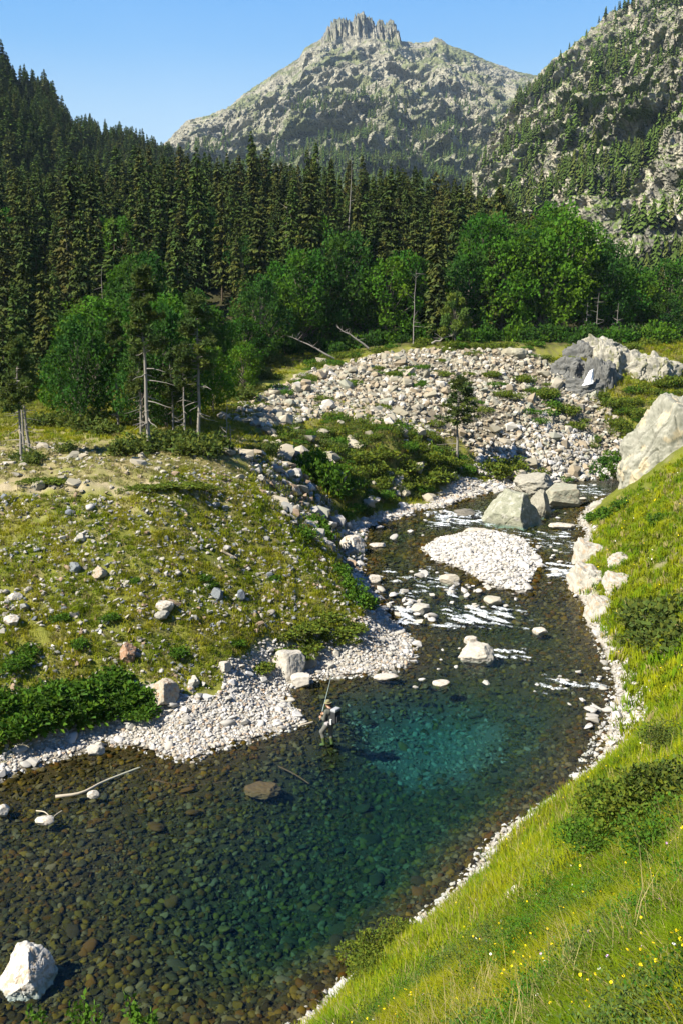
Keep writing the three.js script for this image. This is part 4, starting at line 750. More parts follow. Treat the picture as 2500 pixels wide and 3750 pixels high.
// thicket above the lower gravel point
for (const [u, v, s] of [[20, 1680, 1.5], [60, 1650, 1.5], [110, 1665, 1.5], [150, 1630, 1.6], [190, 1600, 1.6], [215, 1650, 1.4], [260, 1610, 1.6], [290, 1640, 1.3], [310, 1600, 1.4], [240, 1570, 1.3], [330, 1635, 1.1], [90, 1610, 1.4], [10, 1620, 1.4], [150, 1590, 1.2], [345, 1600, .9]]) bushAt(u, v, [s, s * .75, s], 1, 0, 'leafy bright green bush of the low thicket above the lower gravel', 'low thicket by the tan boulder');
for (const [u, v, s] of [[700, 1440, 1.2], [740, 1420, 1.2], [770, 1450, 1.2], [790, 1470, 1], [720, 1480, 1.2], [680, 1500, 1.1], [640, 1500, 1], [810, 1440, .9], [600, 1530, .9], [660, 1460, 1]]) bushAt(u, v, [s, s * .55, s], 2, 1, 'low olive bush on the shoulder above the gravel spit', 'bushes of the shoulder');
for (const [u, v, s] of [[820, 1385, 1.1], [845, 1395, .8], [800, 1350, .9], [780, 1320, .8], [720, 1215, 1.3], [735, 1235, 1.1], [700, 1235, .9], [790, 1190, 1]]) bushAt(u, v, [s, s * .8, s], 0, 0, 'bright green bush at the foot of the gully by the water', 'bushes below the gully');
for (const [u, v, s] of [[735, 1110, 2.1], [715, 1090, 1.8], [760, 1130, 1.8]]) bushAt(u, v, [s, s * 1.15, s], 0, 0, 'tall dark green bush behind the gully', 'tall bushes behind the gully');
for (const [u, v, s] of [[1130, 1090, 2.2], [1160, 1095, 2], [1185, 1080, 1.8], [1215, 1100, 1.2], [1240, 1096, 1.2]]) bushAt(u, v, [s, s * .8, s], 0, 1, 'olive-green bush at the foot of the scree by the stream', 'bushes under the scree');
for (const [u, v, s] of [[960, 1110, 2.2], [1000, 1105, 2.2], [1020, 1070, 2], [980, 1060, 2.1], [940, 1080, 2], [900, 1100, 1.8], [870, 1120, 1.8], [850, 1080, 2], [820, 1060, 2], [880, 1050, 1.9]]) bushAt(u, v, [s, s * .75, s], 1, 1, 'olive-green heath bush on the slope between gully and pine', 'heath bushes');
// heath mats
const HEATHS = world2([[560, 1030], [620, 1000], [760, 960], [860, 960], [960, 985], [1040, 1030], [1100, 1080], [1000, 1130], [900, 1150], [840, 1190], [790, 1160], [720, 1060], [640, 1035]]);
scatter(HEATHS, 130, R3).forEach(([x, z]) => { const s = .8 + .9 * R3(), k = R3(); bush('heath_bush', HEATH[k < .5 ? 0 : 1], M.shrub[k < .3 ? 0 : k < .85 ? 1 : 2], ground(x, z, -.03), [s, s * (.8 + .5 * R3()), s], 'low heath shrub carpeting the slope between gully and scree', 'heath carpet', 'shrub'); });
scatter(SCREE, 60, R3, (x, z) => !bare(x, z)).forEach(([x, z]) => { const s = .8 + .9 * R3(); bush('heath_bush', HEATH[0], M.shrub[R3() < .7 ? 1 : 0], ground(x, z, .05), [s, s, s], 'green shrub patch growing among the scree blocks', 'shrubs of the scree', 'shrub'); });
for (const P of [[[1180, 870], [1260, 905], [1330, 960], [1400, 1010], [1370, 1040], [1290, 960], [1230, 930]], [[620, 870], [700, 830], [850, 805], [1000, 792], [860, 815], [720, 850]], [[1380, 900], [1450, 930], [1470, 980], [1430, 1000], [1390, 960]], [[1290, 800], [1560, 770], [1560, 800], [1300, 815]], [[1440, 880], [1568, 860], [1640, 900], [1568, 930], [1450, 930]], [[1020, 795], [1240, 795], [1230, 806], [1030, 803]]]) scatter(world2(P), 18, R3).forEach(([x, z]) => { const s = 1 + 1.2 * R3(); bush('heath_bush', HEATH[R3() < .5 ? 0 : 1], M.shrub[R3() < .75 ? 1 : 0], ground(x, z, -.03), [s, s, s], 'mossy green shrub in the band around the scree', 'shrub bands round the scree', 'shrub'); });
scatter(HEATHS, 70, R3).forEach(([x, z]) => { const s = .45 + .8 * R3() ** 2; single('heath_rock', SHARP[Math.floor(R3() * 9)], SM.scree[Math.floor(R3() * 4)], x, H(x, z) + s * .3, z, [s * 1.2, s * .9, s], tilt(R3, .4), 'grey rock showing through the heath shrubs', 'rock', 'rocks in the heath'); });
// under the terrace trees
for (const [u, v, s] of [[430, 1040, 1.9], [460, 1045, 1.8], [410, 1020, 1.6], [490, 1035, 1.7], [300, 1045, 1.8], [330, 1040, 1.5], [180, 985, 2], [210, 990, 2.2], [60, 1060, 1.2], [75, 1065, 1], [160, 975, 2], [360, 1020, 1.6], [250, 1000, 1.5], [385, 1035, 1.6], [95, 980, 1.6], [155, 1040, 1], [540, 890, 2.4], [560, 920, 2.2], [600, 870, 2], [590, 840, 2.4], [640, 840, 2]]) bushAt(u, v, [s, s * .75, s], 0, 2, 'dark green bush under the terrace trees', 'bushes under the terrace trees');
for (const [u, v, s] of [[330, 1120, 1.2], [300, 1122, 1], [400, 1115, 1.3], [440, 1118, 1.2], [470, 1122, 1], [70, 1105, 1], [120, 1103, 1.1], [370, 1118, 1]]) bushAt(u, v, [s * 1.2, s * .42, s * .9], 2, 1, 'flat mat of green juniper on the terrace turf', 'juniper mats', 'juniper');
for (const [u, v, s] of [[470, 1330, .6], [480, 1345, .55], [410, 1500, .7], [250, 1420, .6], [310, 1335, .5], [180, 1480, .7], [540, 1480, .6], [60, 1500, .8], [140, 1420, .6], [630, 1330, .6], [30, 1530, .9]]) bushAt(u, v, [s, s * .7, s], 1, 0, 'small green tuft bush among the stones of the slope', 'small bushes of the slope');
for (let u = 560; u < 1568; u += 26) { const p = atDist(u, 790, 117 + 4 * R3()), s = 1.6 + 1.2 * R3(); if (p.x > 44) continue; bush('bush', BUSHES[u % 3 ? 0 : 1], M.beech[Math.floor(R3() * 3)], ground(p.x, p.z, -.1), [s * 1.2, s * 1.2, s], 'young green undergrowth bush along the foot of the wood', 'undergrowth of the wood edge'); }
// the camera's bank
const RB = [[1480, 1430, 1.5, 0, 2, 'round grey-green bush on the upper grassy bank', 'round bank bushes'], [1530, 1440, 1.8, 0, 2, 'round grey-green bush on the upper grassy bank', 'round bank bushes'], [1500, 1480, 1.4, 0, 2, 'round grey-green bush on the upper grassy bank', 'round bank bushes'], [1555, 1490, 1.4, 0, 2, 'round grey-green bush on the upper grassy bank', 'round bank bushes'],
  [1560, 1720, 1, 1, 2, 'olive bush beside the stone band of the bank'], [1395, 1190, 1.6, 1, 0, 'bright bush where the grassy bank meets the great boulders', 'bushes by the boulders'], [1430, 1165, 1.4, 1, 0, 'bright bush where the grassy bank meets the great boulders', 'bushes by the boulders'], [1360, 1195, 1.2, 1, 0, 'bright bush where the grassy bank meets the great boulders', 'bushes by the boulders'], [1510, 1200, 1.1, 1, 0, 'dark green bush on the grass below the cliff'], [1370, 1390, .6, 0, 2, 'dark tuft bush in the notch of the outcrops'], [1445, 1470, .8, 2, 2, 'silvery bush at the bend of the bank'],
  [1395, 1930, 1.0, 0, 1, 'bush of the leafy clump on the near bank', 'leafy clump'], [1445, 1910, 1.15, 0, 0, 'bush of the leafy clump on the near bank', 'leafy clump'], [1500, 1885, 1.15, 0, 1, 'bush of the leafy clump on the near bank', 'leafy clump'], [1550, 1870, 1.1, 0, 2, 'bush of the leafy clump on the near bank', 'leafy clump'], [1360, 1955, .8, 0, 0, 'bush of the leafy clump on the near bank', 'leafy clump'], [1430, 1965, .85, 1, 0, 'bush of the leafy clump on the near bank', 'leafy clump'], [1550, 1930, .85, 1, 0, 'bush of the leafy clump on the near bank', 'leafy clump'],
  [870, 2205, 1.15, 0, 1, 'olive bush hanging over the pool at the near shore', 'bushes over the pool'], [915, 2180, .95, 0, 1, 'olive bush hanging over the pool at the near shore', 'bushes over the pool'], [840, 2245, 1.0, 0, 1, 'olive bush hanging over the pool at the near shore', 'bushes over the pool'], [890, 2250, .85, 0, 1, 'olive bush hanging over the pool at the near shore', 'bushes over the pool'],
  [1300, 2165, .33, 1, 0, 'dark green leafy plant in the near grass', 'leafy plants'], [1260, 2190, .28, 1, 0, 'dark green leafy plant in the near grass', 'leafy plants'], [1450, 2120, .4, 1, 0, 'dark green leafy plant in the near grass', 'leafy plants'], [1500, 2150, .38, 1, 0, 'dark green leafy plant in the near grass', 'leafy plants'], [1400, 2150, .32, 1, 0, 'dark green leafy plant in the near grass', 'leafy plants'], [1540, 2090, .35, 1, 0, 'dark green leafy plant in the near grass', 'leafy plants'], [1060, 2230, .35, 2, 1, 'dark green leafy plant in the near grass', 'leafy plants'], [1110, 2200, .4, 2, 1, 'dark green leafy plant in the near grass', 'leafy plants']];
const NEAR = [bushParts(R3, 4200, .062, 1), bushParts(R3, 3600, .055, .7)], HERB = bushParts(R3, 700, .13, .55);
for (const [u, v, s, k, mi, label, group] of RB) { const p = hit(u, v); bush('bush', v > 2050 && u > 1000 ? HERB : v > 1600 ? NEAR[k ? 1 : 0] : BUSHES[k], M.shrub[mi], V(p.x, p.y - .05, p.z), [s, s * .8, s], label, group); }
// twigs that reach up from the bank under the eye
{
  const r = rng(77);
  for (const [u, v] of [[100, 2330], [160, 2345], [215, 2300], [240, 2340], [290, 2335], [340, 2345], [70, 2345], [315, 2310], [375, 2340]]) {
    const d = 9 + r() * 1.2, p = atDist(u, v - 12, d), y0 = H(p.x, p.z), top = p.y + .05, L = new Leaves(), g = new THREE.Group();
    const lean = V((r() - .5) * .3, top - y0, (r() - .5) * .3), core = wander(r, V(0, -.1, 0), lean, 5, .05);
    for (let k = 0; k < 260; k++) { const s = .4 + .6 * r(), i = Math.min(4, Math.floor(s * 5)), c = core[i].clone().lerp(core[i + 1], s * 5 - i).add(rv(r).multiplyScalar(.16 * (1.25 - s))), dd = rv(r).add(V(0, .5, 0)).normalize().multiplyScalar(.06 + .05 * r()); L.leaf(c, dd, .022, V().crossVectors(dd, rv(r)).normalize()); }
    const st = new THREE.Mesh(limb(core, taper(5, .02, .004), 5), M.bark), fo = new THREE.Mesh(L.build(), M.shrub[0]); st.name = 'stem'; fo.name = 'foliage'; g.add(st, fo);
    g.position.set(p.x, y0, p.z); tag(g, 'upright leafy willow twig at the near edge of the pool', 'shrub', 'willow twigs'); put(g, 'willow_twig');
  }
}

// ---------------------------------------------------------------- grass
function tuftGeo(r, blades, h, w, spread, bend) {
  const p = [];
  for (let k = 0; k < blades; k++) {
    const a = r() * TAU, q = Math.sqrt(r()) * spread, x = Math.cos(a) * q, z = Math.sin(a) * q, hh = h * (.5 + .6 * r()), t = r() * TAU, b = bend * (.3 + r()), dx = Math.cos(t) * b * hh, dz = Math.sin(t) * b * hh, sx = -Math.sin(t + r()) * w, sz = Math.cos(t + r()) * w;
    const m = [x + dx * .3, hh * .55, z + dz * .3], e = [x + dx, hh * (1 - .25 * b), z + dz];
    p.push(x - sx, -.03, z - sz, x + sx, -.03, z + sz, m[0] + sx * .8, m[1], m[2] + sz * .8, x - sx, -.03, z - sz, m[0] + sx * .8, m[1], m[2] + sz * .8, m[0] - sx * .8, m[1], m[2] - sz * .8, m[0] - sx * .8, m[1], m[2] - sz * .8, m[0] + sx * .8, m[1], m[2] + sz * .8, ...e);
  }
  return geo(p);
}
function grassField(name, g, spots, tone, seed, label) {
  const r = rng(seed), im = new THREE.InstancedMesh(g, leafMat([1, 1, 1], .35, { vertexColors: !!g.attributes.color }), spots.length);
  spots.forEach(([x, z, s, y], k) => { im.setMatrixAt(k, m4_.compose(V(x, y, z), tilt(r, .15), V(s * (.8 + .5 * r()), s * (.7 + .6 * r()), s * (.8 + .5 * r())))); const c = tone(x, z, r); im.setColorAt(k, new THREE.Color(...c)); });
  tag(im, label, 'grass', undefined, 'stuff'); put(im, name);
}
const TG = [tuftGeo(R3, 24, .23, .0042, .11, .75), tuftGeo(R3, 18, .26, .0075, .14, .8), tuftGeo(R3, 16, .26, .014, .2, .8)];
const bankTone = (x, z, r) => { const n = fbm2(x * .35, z * .35, 3), k = clamp(.5 + n * 1.1 + (r() - .5) * .5), b = .8 + .45 * r(); const c = r() < .1 ? [.26, .22, .09] : mixc([.08, .15, .003], [.2, .215, .005], k); return [c[0] * b, c[1] * b, c[2] * b]; };
{
  const near = [], mid = [], far = [];
  const worn = (x, z) => fbm2(x * .33 + 20, z * .33, 3) > .42 || inside(x, z, shelf) || (inside(x, z, ledge) && N2(x * 1.2, z * 1.2) > .0);
  for (let k = 0; k < 200000; k++) { // near: dense fine blades, thinning with distance
    const d = 1.6 * Math.pow(70 / 1.6, R3()), a = (-33 + 72 * R3()) * Math.PI / 180, x = Math.sin(a) * d, z = -Math.cos(a) * d, q = land(x, z);
    if (q.zone !== 2 || q.d < .5 + .35 * N2(x * .8, z * .8)) continue;
    if (worn(x, z) && R3() < .8) continue;
    (d < 12 ? near : d < 26 ? mid : far).push([x, z, d < 12 ? .75 + .5 * R3() : d < 26 ? 1 + .5 * R3() : 1.2 + .7 * R3(), q.h]);
  }
  grassField('grass', TG[0], near, bankTone, 81, 'fine yellow-green grass on the near bank'); grassField('grass', TG[1], mid, bankTone, 82, 'yellow-green grass in the middle of the bank'); grassField('grass', TG[2], far, bankTone, 83, 'bright green grass on the bank towards the cliff');
  console.log('grass', near.length, mid.length, far.length);
  const slopeTone = (x, z, r) => { const n = fbm2(x * .3 + 8, z * .3, 3), k = clamp(.5 + n * 1.2 + (r() - .5) * .6), b = .75 + .5 * r(); const c = r() < .1 ? [.24, .2, .08] : mixc([.12, .17, .005], [.25, .24, .012], k); return [c[0] * b, c[1] * b, c[2] * b]; };
  const S = scatter(SLOPE, 20000, R3, (x, z) => clear(x, z) && fbm2(x * .5 + 90, z * .5, 3) < .28 + .2 * R3()).map(([x, z]) => [x, z, .42 + .45 * R3(), H(x, z)]);
  grassField('grass', TG[2], S, slopeTone, 84, 'olive grass growing between the stones of the far slope');
  const T = scatter(TERRACE, 8000, R3, (x, z) => !inside(x, z, TRACK) && fbm2(x * .3 + 70, z * .3, 2) < .2).map(([x, z]) => [x, z, .45 + .4 * R3(), H(x, z)]);
  grassField('grass', TG[2], T, (x, z, r) => { const b = .8 + .4 * r(), c = r() < .45 ? [.27, .23, .1] : [.17, .175, .035]; return [c[0] * b, c[1] * b, c[2] * b]; }, 85, 'short dry turf of the terrace');
  const MEADOW = world2([[-450, 1000], [560, 1000], [620, 900], [560, 850], [-450, 850]]);
  grassField('grass', TG[2], scatter(MEADOW, 14000, R3).map(([x, z]) => [x, z, 1 + .8 * R3(), H(x, z)]), (x, z, r) => { const b = .8 + .4 * r(), k = clamp(.5 + N2(x * .1, z * .1)), c = mixc([.11, .14, .015], [.2, .2, .03], k); return [c[0] * b, c[1] * b, c[2] * b]; }, 86, 'meadow grass under and around the terrace trees');
  const HG = [...scatter(HEATHS, 4500, R3), ...scatter(GULLY, 500, R3)];
  grassField('grass', TG[2], HG.map(([x, z]) => [x, z, .9 + .8 * R3(), H(x, z)]), (x, z, r) => { const b = .75 + .5 * r(), c = r() < .3 ? [.16, .14, .05] : [.07, .105, .02]; return [c[0] * b, c[1] * b, c[2] * b]; }, 87, 'rough grass between the heath shrubs');
  const WILD = world2([[-450, 1146], [540, 1120], [650, 1250], [760, 1340], [870, 1425], [835, 1300], [850, 1210], [980, 1150], [1180, 1100], [1060, 1010], [960, 975], [800, 915], [700, 935], [520, 950], [560, 880], [720, 840], [850, 815], [700, 800], [-450, 800]]);
  const WILD2 = world2([[1260, 830], [1400, 790], [1640, 770], [1640, 930], [1450, 940], [1440, 1060], [1390, 960]]);
  grassField('grass', TG[2], scatter(WILD2, 3000, R3).map(([x, z]) => [x, z, 1.1 + R3(), H(x, z)]), slopeTone, 91, 'rough grass about the waterfall crags');
  const WG = scatter(WILD, 16000, R3, (x, z) => !inside(x, z, TERRACE) && clear(x, z) && fbm2(x * .4 + 30, z * .4, 2) < .3 + .2 * R3()).map(([x, z]) => [x, z, .9 + .8 * R3(), H(x, z)]);
  grassField('grass', TG[2], WG, slopeTone, 88, 'rough grass covering the far bank between rocks and shrubs');
  // broad-leaved herbs in patches through the near grass
  const herb = bushParts(R3, 240, .055, .5).foliage, HS = near.concat(mid).filter(([x, z]) => R3() < .4 * smooth(.05, .3, fbm2(x * .45 + 51, z * .45, 3)) + .012);
  grassField('herbs', herb, HS.map(([x, z, s, y]) => [x, z, .2 + .26 * R3(), y + .05]), (x, z, r) => { const b = .7 + .6 * r(), c = fbm2(x * .6, z * .6 + 9, 2) > 0 ? [.04, .11, .008] : [.08, .12, .026]; return [c[0] * b, c[1] * b, c[2] * b]; }, 89, 'patches of broad-leaved herbs among the bank grass');
  // seed heads of taller dry grass
  const seedGeo = tuftGeo(R3, 7, .5, .002, .1, .5), SS = near.concat(mid).filter(([x, z]) => R3() < .12 * smooth(-.05, .35, fbm2(x * .3 + 15, z * .3, 3)));
  grassField('grass', seedGeo, SS.map(([x, z, s, y]) => [x, z, .8 + .5 * R3(), y]), (x, z, r) => { const b = .8 + .5 * r(); return [.3 * b, .25 * b, .11 * b]; }, 90, 'tall straw-coloured seed stems above the bank grass');
  // flowers
  const fg = new THREE.CircleGeometry(.5, 6).rotateX(-Math.PI / 2), fl = near.concat(mid, far).filter(([x, z]) => R3() < .025 + .055 * smooth(0, .4, fbm2(x * .4 + 5, z * .4, 2)));
  const im = new THREE.InstancedMesh(mergeGeometries([fg, fg.clone().rotateX(.7)]), mat([1, 1, 1]), fl.length);
  fl.forEach(([x, z, s, y], k) => { const q = .014 + .01 * R3() + Math.hypot(x, z) * .0009; im.setMatrixAt(k, m4_.compose(V(x + (R3() - .5) * .2, y + .2 * s + .1 * R3(), z + (R3() - .5) * .2), tilt(R3, .6), V(q, q, q))); const c = R3(); im.setColorAt(k, c < .85 ? new THREE.Color(.75, .56, .01) : c < .95 ? new THREE.Color(.75, .74, .66) : new THREE.Color(.5, .3, .55)); });
  tag(im, 'small yellow and white flowers dotted through the bank grass', 'flowers', undefined, 'stuff'); put(im, 'flowers');
}

// ---------------------------------------------------------------- white water
function foam(u0, u1, v0, v1, thr, seed, label, dense = .05) {   // streaks drawn out along the current: a dense core and a thinner film round it
  const c = [[u0, v0], [u1, v0], [u1, v1], [u0, v1]].map((p) => onWater(...p)), [x0, x1, z0, z1] = box(c), nx = Math.ceil((x1 - x0) / dense), nz = Math.ceil((z1 - z0) / dense);
  const sheet = (t0, up) => {
    const pos = [], idx = [], on = [];
    for (let j = 0; j <= nz; j++) for (let i = 0; i <= nx; i++) {
      const x = lerp(x0, x1, i / nx), z = lerp(z0, z1, j / nz), e = Math.min(i / nx, 1 - i / nx, j / nz, 1 - j / nz);
      const s = x * .85 + z * .5, t = x * .5 - z * .85, n = fbm2(s * .42 + seed * 7, t * 1.5, 4) * 1.15 + .17 * N2(s * 3.1, t * 8 + seed) - (1 - smooth(0, .32, e)) * .6;
      pos.push(x, waterLevel(z) + up + Math.max(0, n - t0) * .22 + .02 * N2(x * 6, z * 6), z); on.push(n > t0 && land(x, z).zone === 0);
    }
    for (let j = 0; j < nz; j++) for (let i = 0; i < nx; i++) { const a = j * (nx + 1) + i, b = a + 1, d = a + nx + 1, e = d + 1; if (on[a] && on[b] && on[d]) idx.push(a, b, d); if (on[b] && on[e] && on[d]) idx.push(b, e, d); }
    return idx.length ? geo(pos, idx) : null;
  };
  const film = sheet(thr - .17, .022), core = sheet(thr, .034);
  if (!film) { console.log('no foam', label); return; }
  const g = new THREE.Group(), f = new THREE.Mesh(film, FILM); f.name = 'foam_film'; g.add(f);
  if (core) { const k = new THREE.Mesh(core, FOAM); k.name = 'foam_core'; g.add(k); }
  tag(g, label, 'white water', undefined, 'stuff'); put(g, 'white_water');
}
const FOAM = mat([.5, .52, .54]), FILM = mat([.42, .46, .48], { transparent: true, opacity: .3 });
foam(970, 1215, 1385, 1455, .12, 1, 'broken white water of the main rapids below the island');
foam(900, 960, 1385, 1445, .12, 2, 'white water pouring past the end of the gravel spit');
foam(960, 1130, 1165, 1225, .17, 3, 'white chute of the upper stream beside the biggest boulder');
foam(1250, 1345, 1285, 1345, .16, 4, 'white water squeezed against the rocky outcrop');
foam(840, 1060, 1290, 1400, .36, 5, 'flecks of foam across the riffle');
foam(1120, 1220, 1485, 1525, .26, 6, 'foam trailing from the midstream boulder');
foam(1200, 1400, 1540, 1610, .36, 7, 'flecks of foam in the shallows by the grassy bank');
foam(1150, 1340, 1205, 1290, .38, 8, 'flecks of foam beside the gravel island');
foam(1240, 1390, 1105, 1150, .34, 9, 'flecks of foam at the head of the stream');

// ---------------------------------------------------------------- driftwood
const wet = mat([.06, .036, .018]), dry = mat([.36, .31, .23]);
function stick(name, pts, r0, r1, m, label, group, cat = 'driftwood') { const P = pts.map((p) => V(...p)), c = new THREE.CatmullRomCurve3(P).getPoints(10), b = P[0].clone(); const o = new THREE.Mesh(limb(c.map((p) => p.sub(b)), taper(10, r0, r1), 6), m); o.position.copy(b); tag(o, label, cat, group); put(o, name); }
const wp = (u, v, y) => { const p = atHeight(u, v, y); return [p.x, y, p.z]; };
stick('driftwood_branch', [wp(128, 1830, .07), wp(185, 1822, .03), wp(240, 1795, -.1), wp(370, 1745, -.2)], .055, .035, dry, 'long driftwood branch rising pale out of the shallows');
stick('driftwood_branch', [wp(330, 1770, -.18), wp(430, 1765, -.25), wp(520, 1755, -.3)], .035, .02, wet, 'dark sunken branch on the shallow bed', 'sunken branches');
stick('driftwood_branch', [wp(350, 1790, -.2), wp(420, 1805, -.25), wp(520, 1795, -.3)], .035, .02, wet, 'dark sunken branch on the shallow bed', 'sunken branches');
stick('driftwood_branch', [wp(640, 1760, -.3), wp(680, 1780, -.3), wp(710, 1800, -.35)], .03, .02, wet, 'dark sunken branch on the shallow bed', 'sunken branches');
stick('driftwood_branch', [wp(420, 1765, -.2), wp(560, 1735, -.25), wp(640, 1720, -.2)], .03, .015, wet, 'dark sunken branch on the shallow bed', 'sunken branches');
stick('driftwood_branch', [wp(84, 1862, .05), wp(105, 1866, .12), wp(118, 1880, .03)], .02, .012, dry, 'curved white driftwood twig beside a white stone', 'white twigs');
stick('driftwood_branch', [wp(143, 1862, .06), wp(128, 1872, .05), wp(118, 1884, .03)], .016, .012, dry, 'curved white driftwood twig beside a white stone', 'white twigs');
stick('driftwood_branch', [wp(686, 1668, .06), wp(719, 1658, .07)], .05, .03, dry, 'short pale log at the tip of the gravel point');
{ const a = hit(508, 1270), b = hit(545, 1290); stick('driftwood_log', [[a.x, a.y + .12, a.z], [b.x, b.y + .14, b.z]], .07, .06, mat([.4, .33, .23]), 'pale barkless log lying on the stony slope', undefined, 'log'); }
{ const a = hit(790, 868), b = hit(720, 850); }
console.log('plants');

// ---------------------------------------------------------------- the angler
{
  const sd = (p, a, b, ra, rb) => { const ab = b.clone().sub(a), t = clamp(p.clone().sub(a).dot(ab) / ab.lengthSq()); return p.distanceTo(a.clone().addScaledVector(ab, t)) - lerp(ra, rb, t); };
  const smin = (a, b, k) => { const h = clamp(.5 + .5 * (b - a) / k); return lerp(b, a, h) - k * h * (1 - h); };
  function blob(centre, half, res, bones, k, tone) {   // bones: [a, b, ra, rb, colour]
    const mc = new MarchingCubes(res, new THREE.MeshBasicMaterial(), false, false, 200000); mc.isolation = 0; mc.reset();
    const B = bones.map(([a, b, ra, rb, c]) => [V(...a), V(...b), ra, rb, c]), p = V();
    for (let z = 0; z < res; z++) for (let y = 0; y < res; y++) for (let x = 0; x < res; x++) {
      p.set(centre[0] + (x - res / 2) / (res / 2) * half, centre[1] + (y - res / 2) / (res / 2) * half, centre[2] + (z - res / 2) / (res / 2) * half);
      let d = 1e3;
      for (const [a, b, ra, rb] of B) { const q = Math.max(Math.abs(p.y - (a.y + b.y) / 2) - Math.abs(a.y - b.y) / 2, Math.abs(p.x - (a.x + b.x) / 2) - Math.abs(a.x - b.x) / 2, Math.abs(p.z - (a.z + b.z) / 2) - Math.abs(a.z - b.z) / 2) - Math.max(ra, rb); if (q > .12) { d = Math.min(d, q); continue; } d = smin(d, sd(p, a, b, ra, rb), k); }
      mc.field[x + y * res + z * res * res] = -d;
    }
    mc.update();
    const n = mc.count, pos = [], col = [];
    for (let i = 0; i < n; i++) {
      p.set(centre[0] + mc.positionArray[i * 3] * half, centre[1] + mc.positionArray[i * 3 + 1] * half, centre[2] + mc.positionArray[i * 3 + 2] * half);
      pos.push(p.x, p.y, p.z); let best = 1e9, c = B[0][4]; for (const b of B) { const d = sd(p, b[0], b[1], b[2], b[3]); if (d < best) { best = d; c = b[4]; } } col.push(...(tone ? tone(p, c) : c));
    }
    let g = new THREE.BufferGeometry(); g.setAttribute('position', new THREE.Float32BufferAttribute(pos, 3)); g.setAttribute('color', new THREE.Float32BufferAttribute(col, 3)); g = mergeVertices(g, 1e-4); g.computeVertexNormals(); return g;
  }
  // x to his front, y up from the soles, z to his right hand
  const JACKET = [.085, .09, .075], TROUSER = [.10, .1, .088], BOOT = [.085, .1, .03], SKIN = [.48, .27, .18], HAIR = [.05, .035, .025];
  const hipL = [.0, .93, -.1], hipR = [0, .93, .1], kneeL = [.26, .56, -.13], ankL = [.16, .1, -.13], kneeR = [.05, .5, .12], ankR = [-.02, .09, .13];
  const shL = [.02, 1.42, -.19], shR = [.02, 1.42, .19], elL = [.06, 1.13, -.26], elR = [.07, 1.14, .25], haL = [.30, 1.10, -.1], haR = [.33, 1.16, .06];
  const body = blob([.08, .86, 0], .95, 96, [
    [[0, .98, -.02], [0, 1.0, .02], .165, .165, TROUSER], [[0, 1.08, 0], [-.01, 1.3, 0], .15, .165, JACKET], [[-.01, 1.38, -.1], [-.01, 1.38, .1], .12, .12, JACKET], [[0, 1.45, 0], [.05, 1.56, 0], .062, .056, SKIN],
    [hipL, kneeL, .105, .085, TROUSER], [kneeL, [.2, .34, -.13], .08, .07, TROUSER], [[.2, .34, -.13], ankL, .072, .058, BOOT], [ankL, [.3, .045, -.14], .06, .045, BOOT],
    [hipR, kneeR, .105, .085, TROUSER], [kneeR, [.02, .3, .125], .08, .07, TROUSER], [[.02, .3, .125], ankR, .072, .058, BOOT], [ankR, [.14, .045, .14], .06, .045, BOOT],
    [shL, elL, .075, .06, JACKET], [elL, [.25, 1.1, -.13], .06, .045, JACKET], [[.25, 1.1, -.13], haL, .036, .032, SKIN], [shR, elR, .075, .06, JACKET], [elR, [.28, 1.155, .09], .06, .045, JACKET], [[.28, 1.155, .09], haR, .036, .032, SKIN],
  ], .035);
  const head = blob([.09, 1.66, 0], .2, 62, [[[.075, 1.69, 0], [.085, 1.64, 0], .088, .075, SKIN], [[.11, 1.585, 0], [.12, 1.565, 0], .045, .035, SKIN], [[.165, 1.655, 0], [.185, 1.632, 0], .012, .014, SKIN], [[.16, 1.6, -.018], [.16, 1.6, .018], .012, .012, [.42, .17, .13]], [[.15, 1.667, -.032], [.15, 1.667, -.03], .014, .014, [.06, .05, .045]], [[.15, 1.667, .03], [.15, 1.667, .032], .014, .014, [.06, .05, .045]], [[.07, 1.655, -.082], [.075, 1.63, -.082], .016, .012, SKIN], [[.07, 1.655, .082], [.075, 1.63, .082], .016, .012, SKIN], [[.03, 1.7, -.03], [.03, 1.64, .03], .075, .07, HAIR], [[.06, 1.56, 0], [.07, 1.62, 0], .054, .056, SKIN]], .012);
  const hand = (c, s) => { const F = [[[c[0] - .02, c[1], c[2]], [c[0] + .045, c[1] + .002, c[2]], .027, .027, SKIN]]; for (let k = 0; k < 4; k++) { const y = c[1] + .028 - k * .019, l = [.03, .036, .034, .026][k]; F.push([[c[0] + .05, y, c[2] + s * .01], [c[0] + .05 + l, y, c[2] + s * .022], .0095, .009, SKIN], [[c[0] + .05 + l, y, c[2] + s * .022], [c[0] + .045 + l, y, c[2] - s * .012], .009, .0085, SKIN], [[c[0] + .045 + l, y, c[2] - s * .012], [c[0] + .05, y, c[2] - s * .026], .0085, .008, SKIN]); } F.push([[c[0] + .0, c[1] + .02, c[2] - s * .02], [c[0] + .035, c[1] + .045, c[2] - s * .03], .011, .01, SKIN], [[c[0] + .035, c[1] + .045, c[2] - s * .03], [c[0] + .062, c[1] + .04, c[2] - s * .012], .01, .009, SKIN]); return blob([c[0] + .03, c[1], c[2]], .105, 56, F, .006); };
  const man = new THREE.Group(), bm = new THREE.Mesh(mergeGeometries([body, head, hand(haL, 1), hand(haR, -1)]), vcol); bm.name = 'body'; man.add(bm);
  const child = (n, g, m) => { const o = new THREE.Mesh(g, m); o.name = n; man.add(o); return o; };
  const olive = mat([.16, .15, .075]);
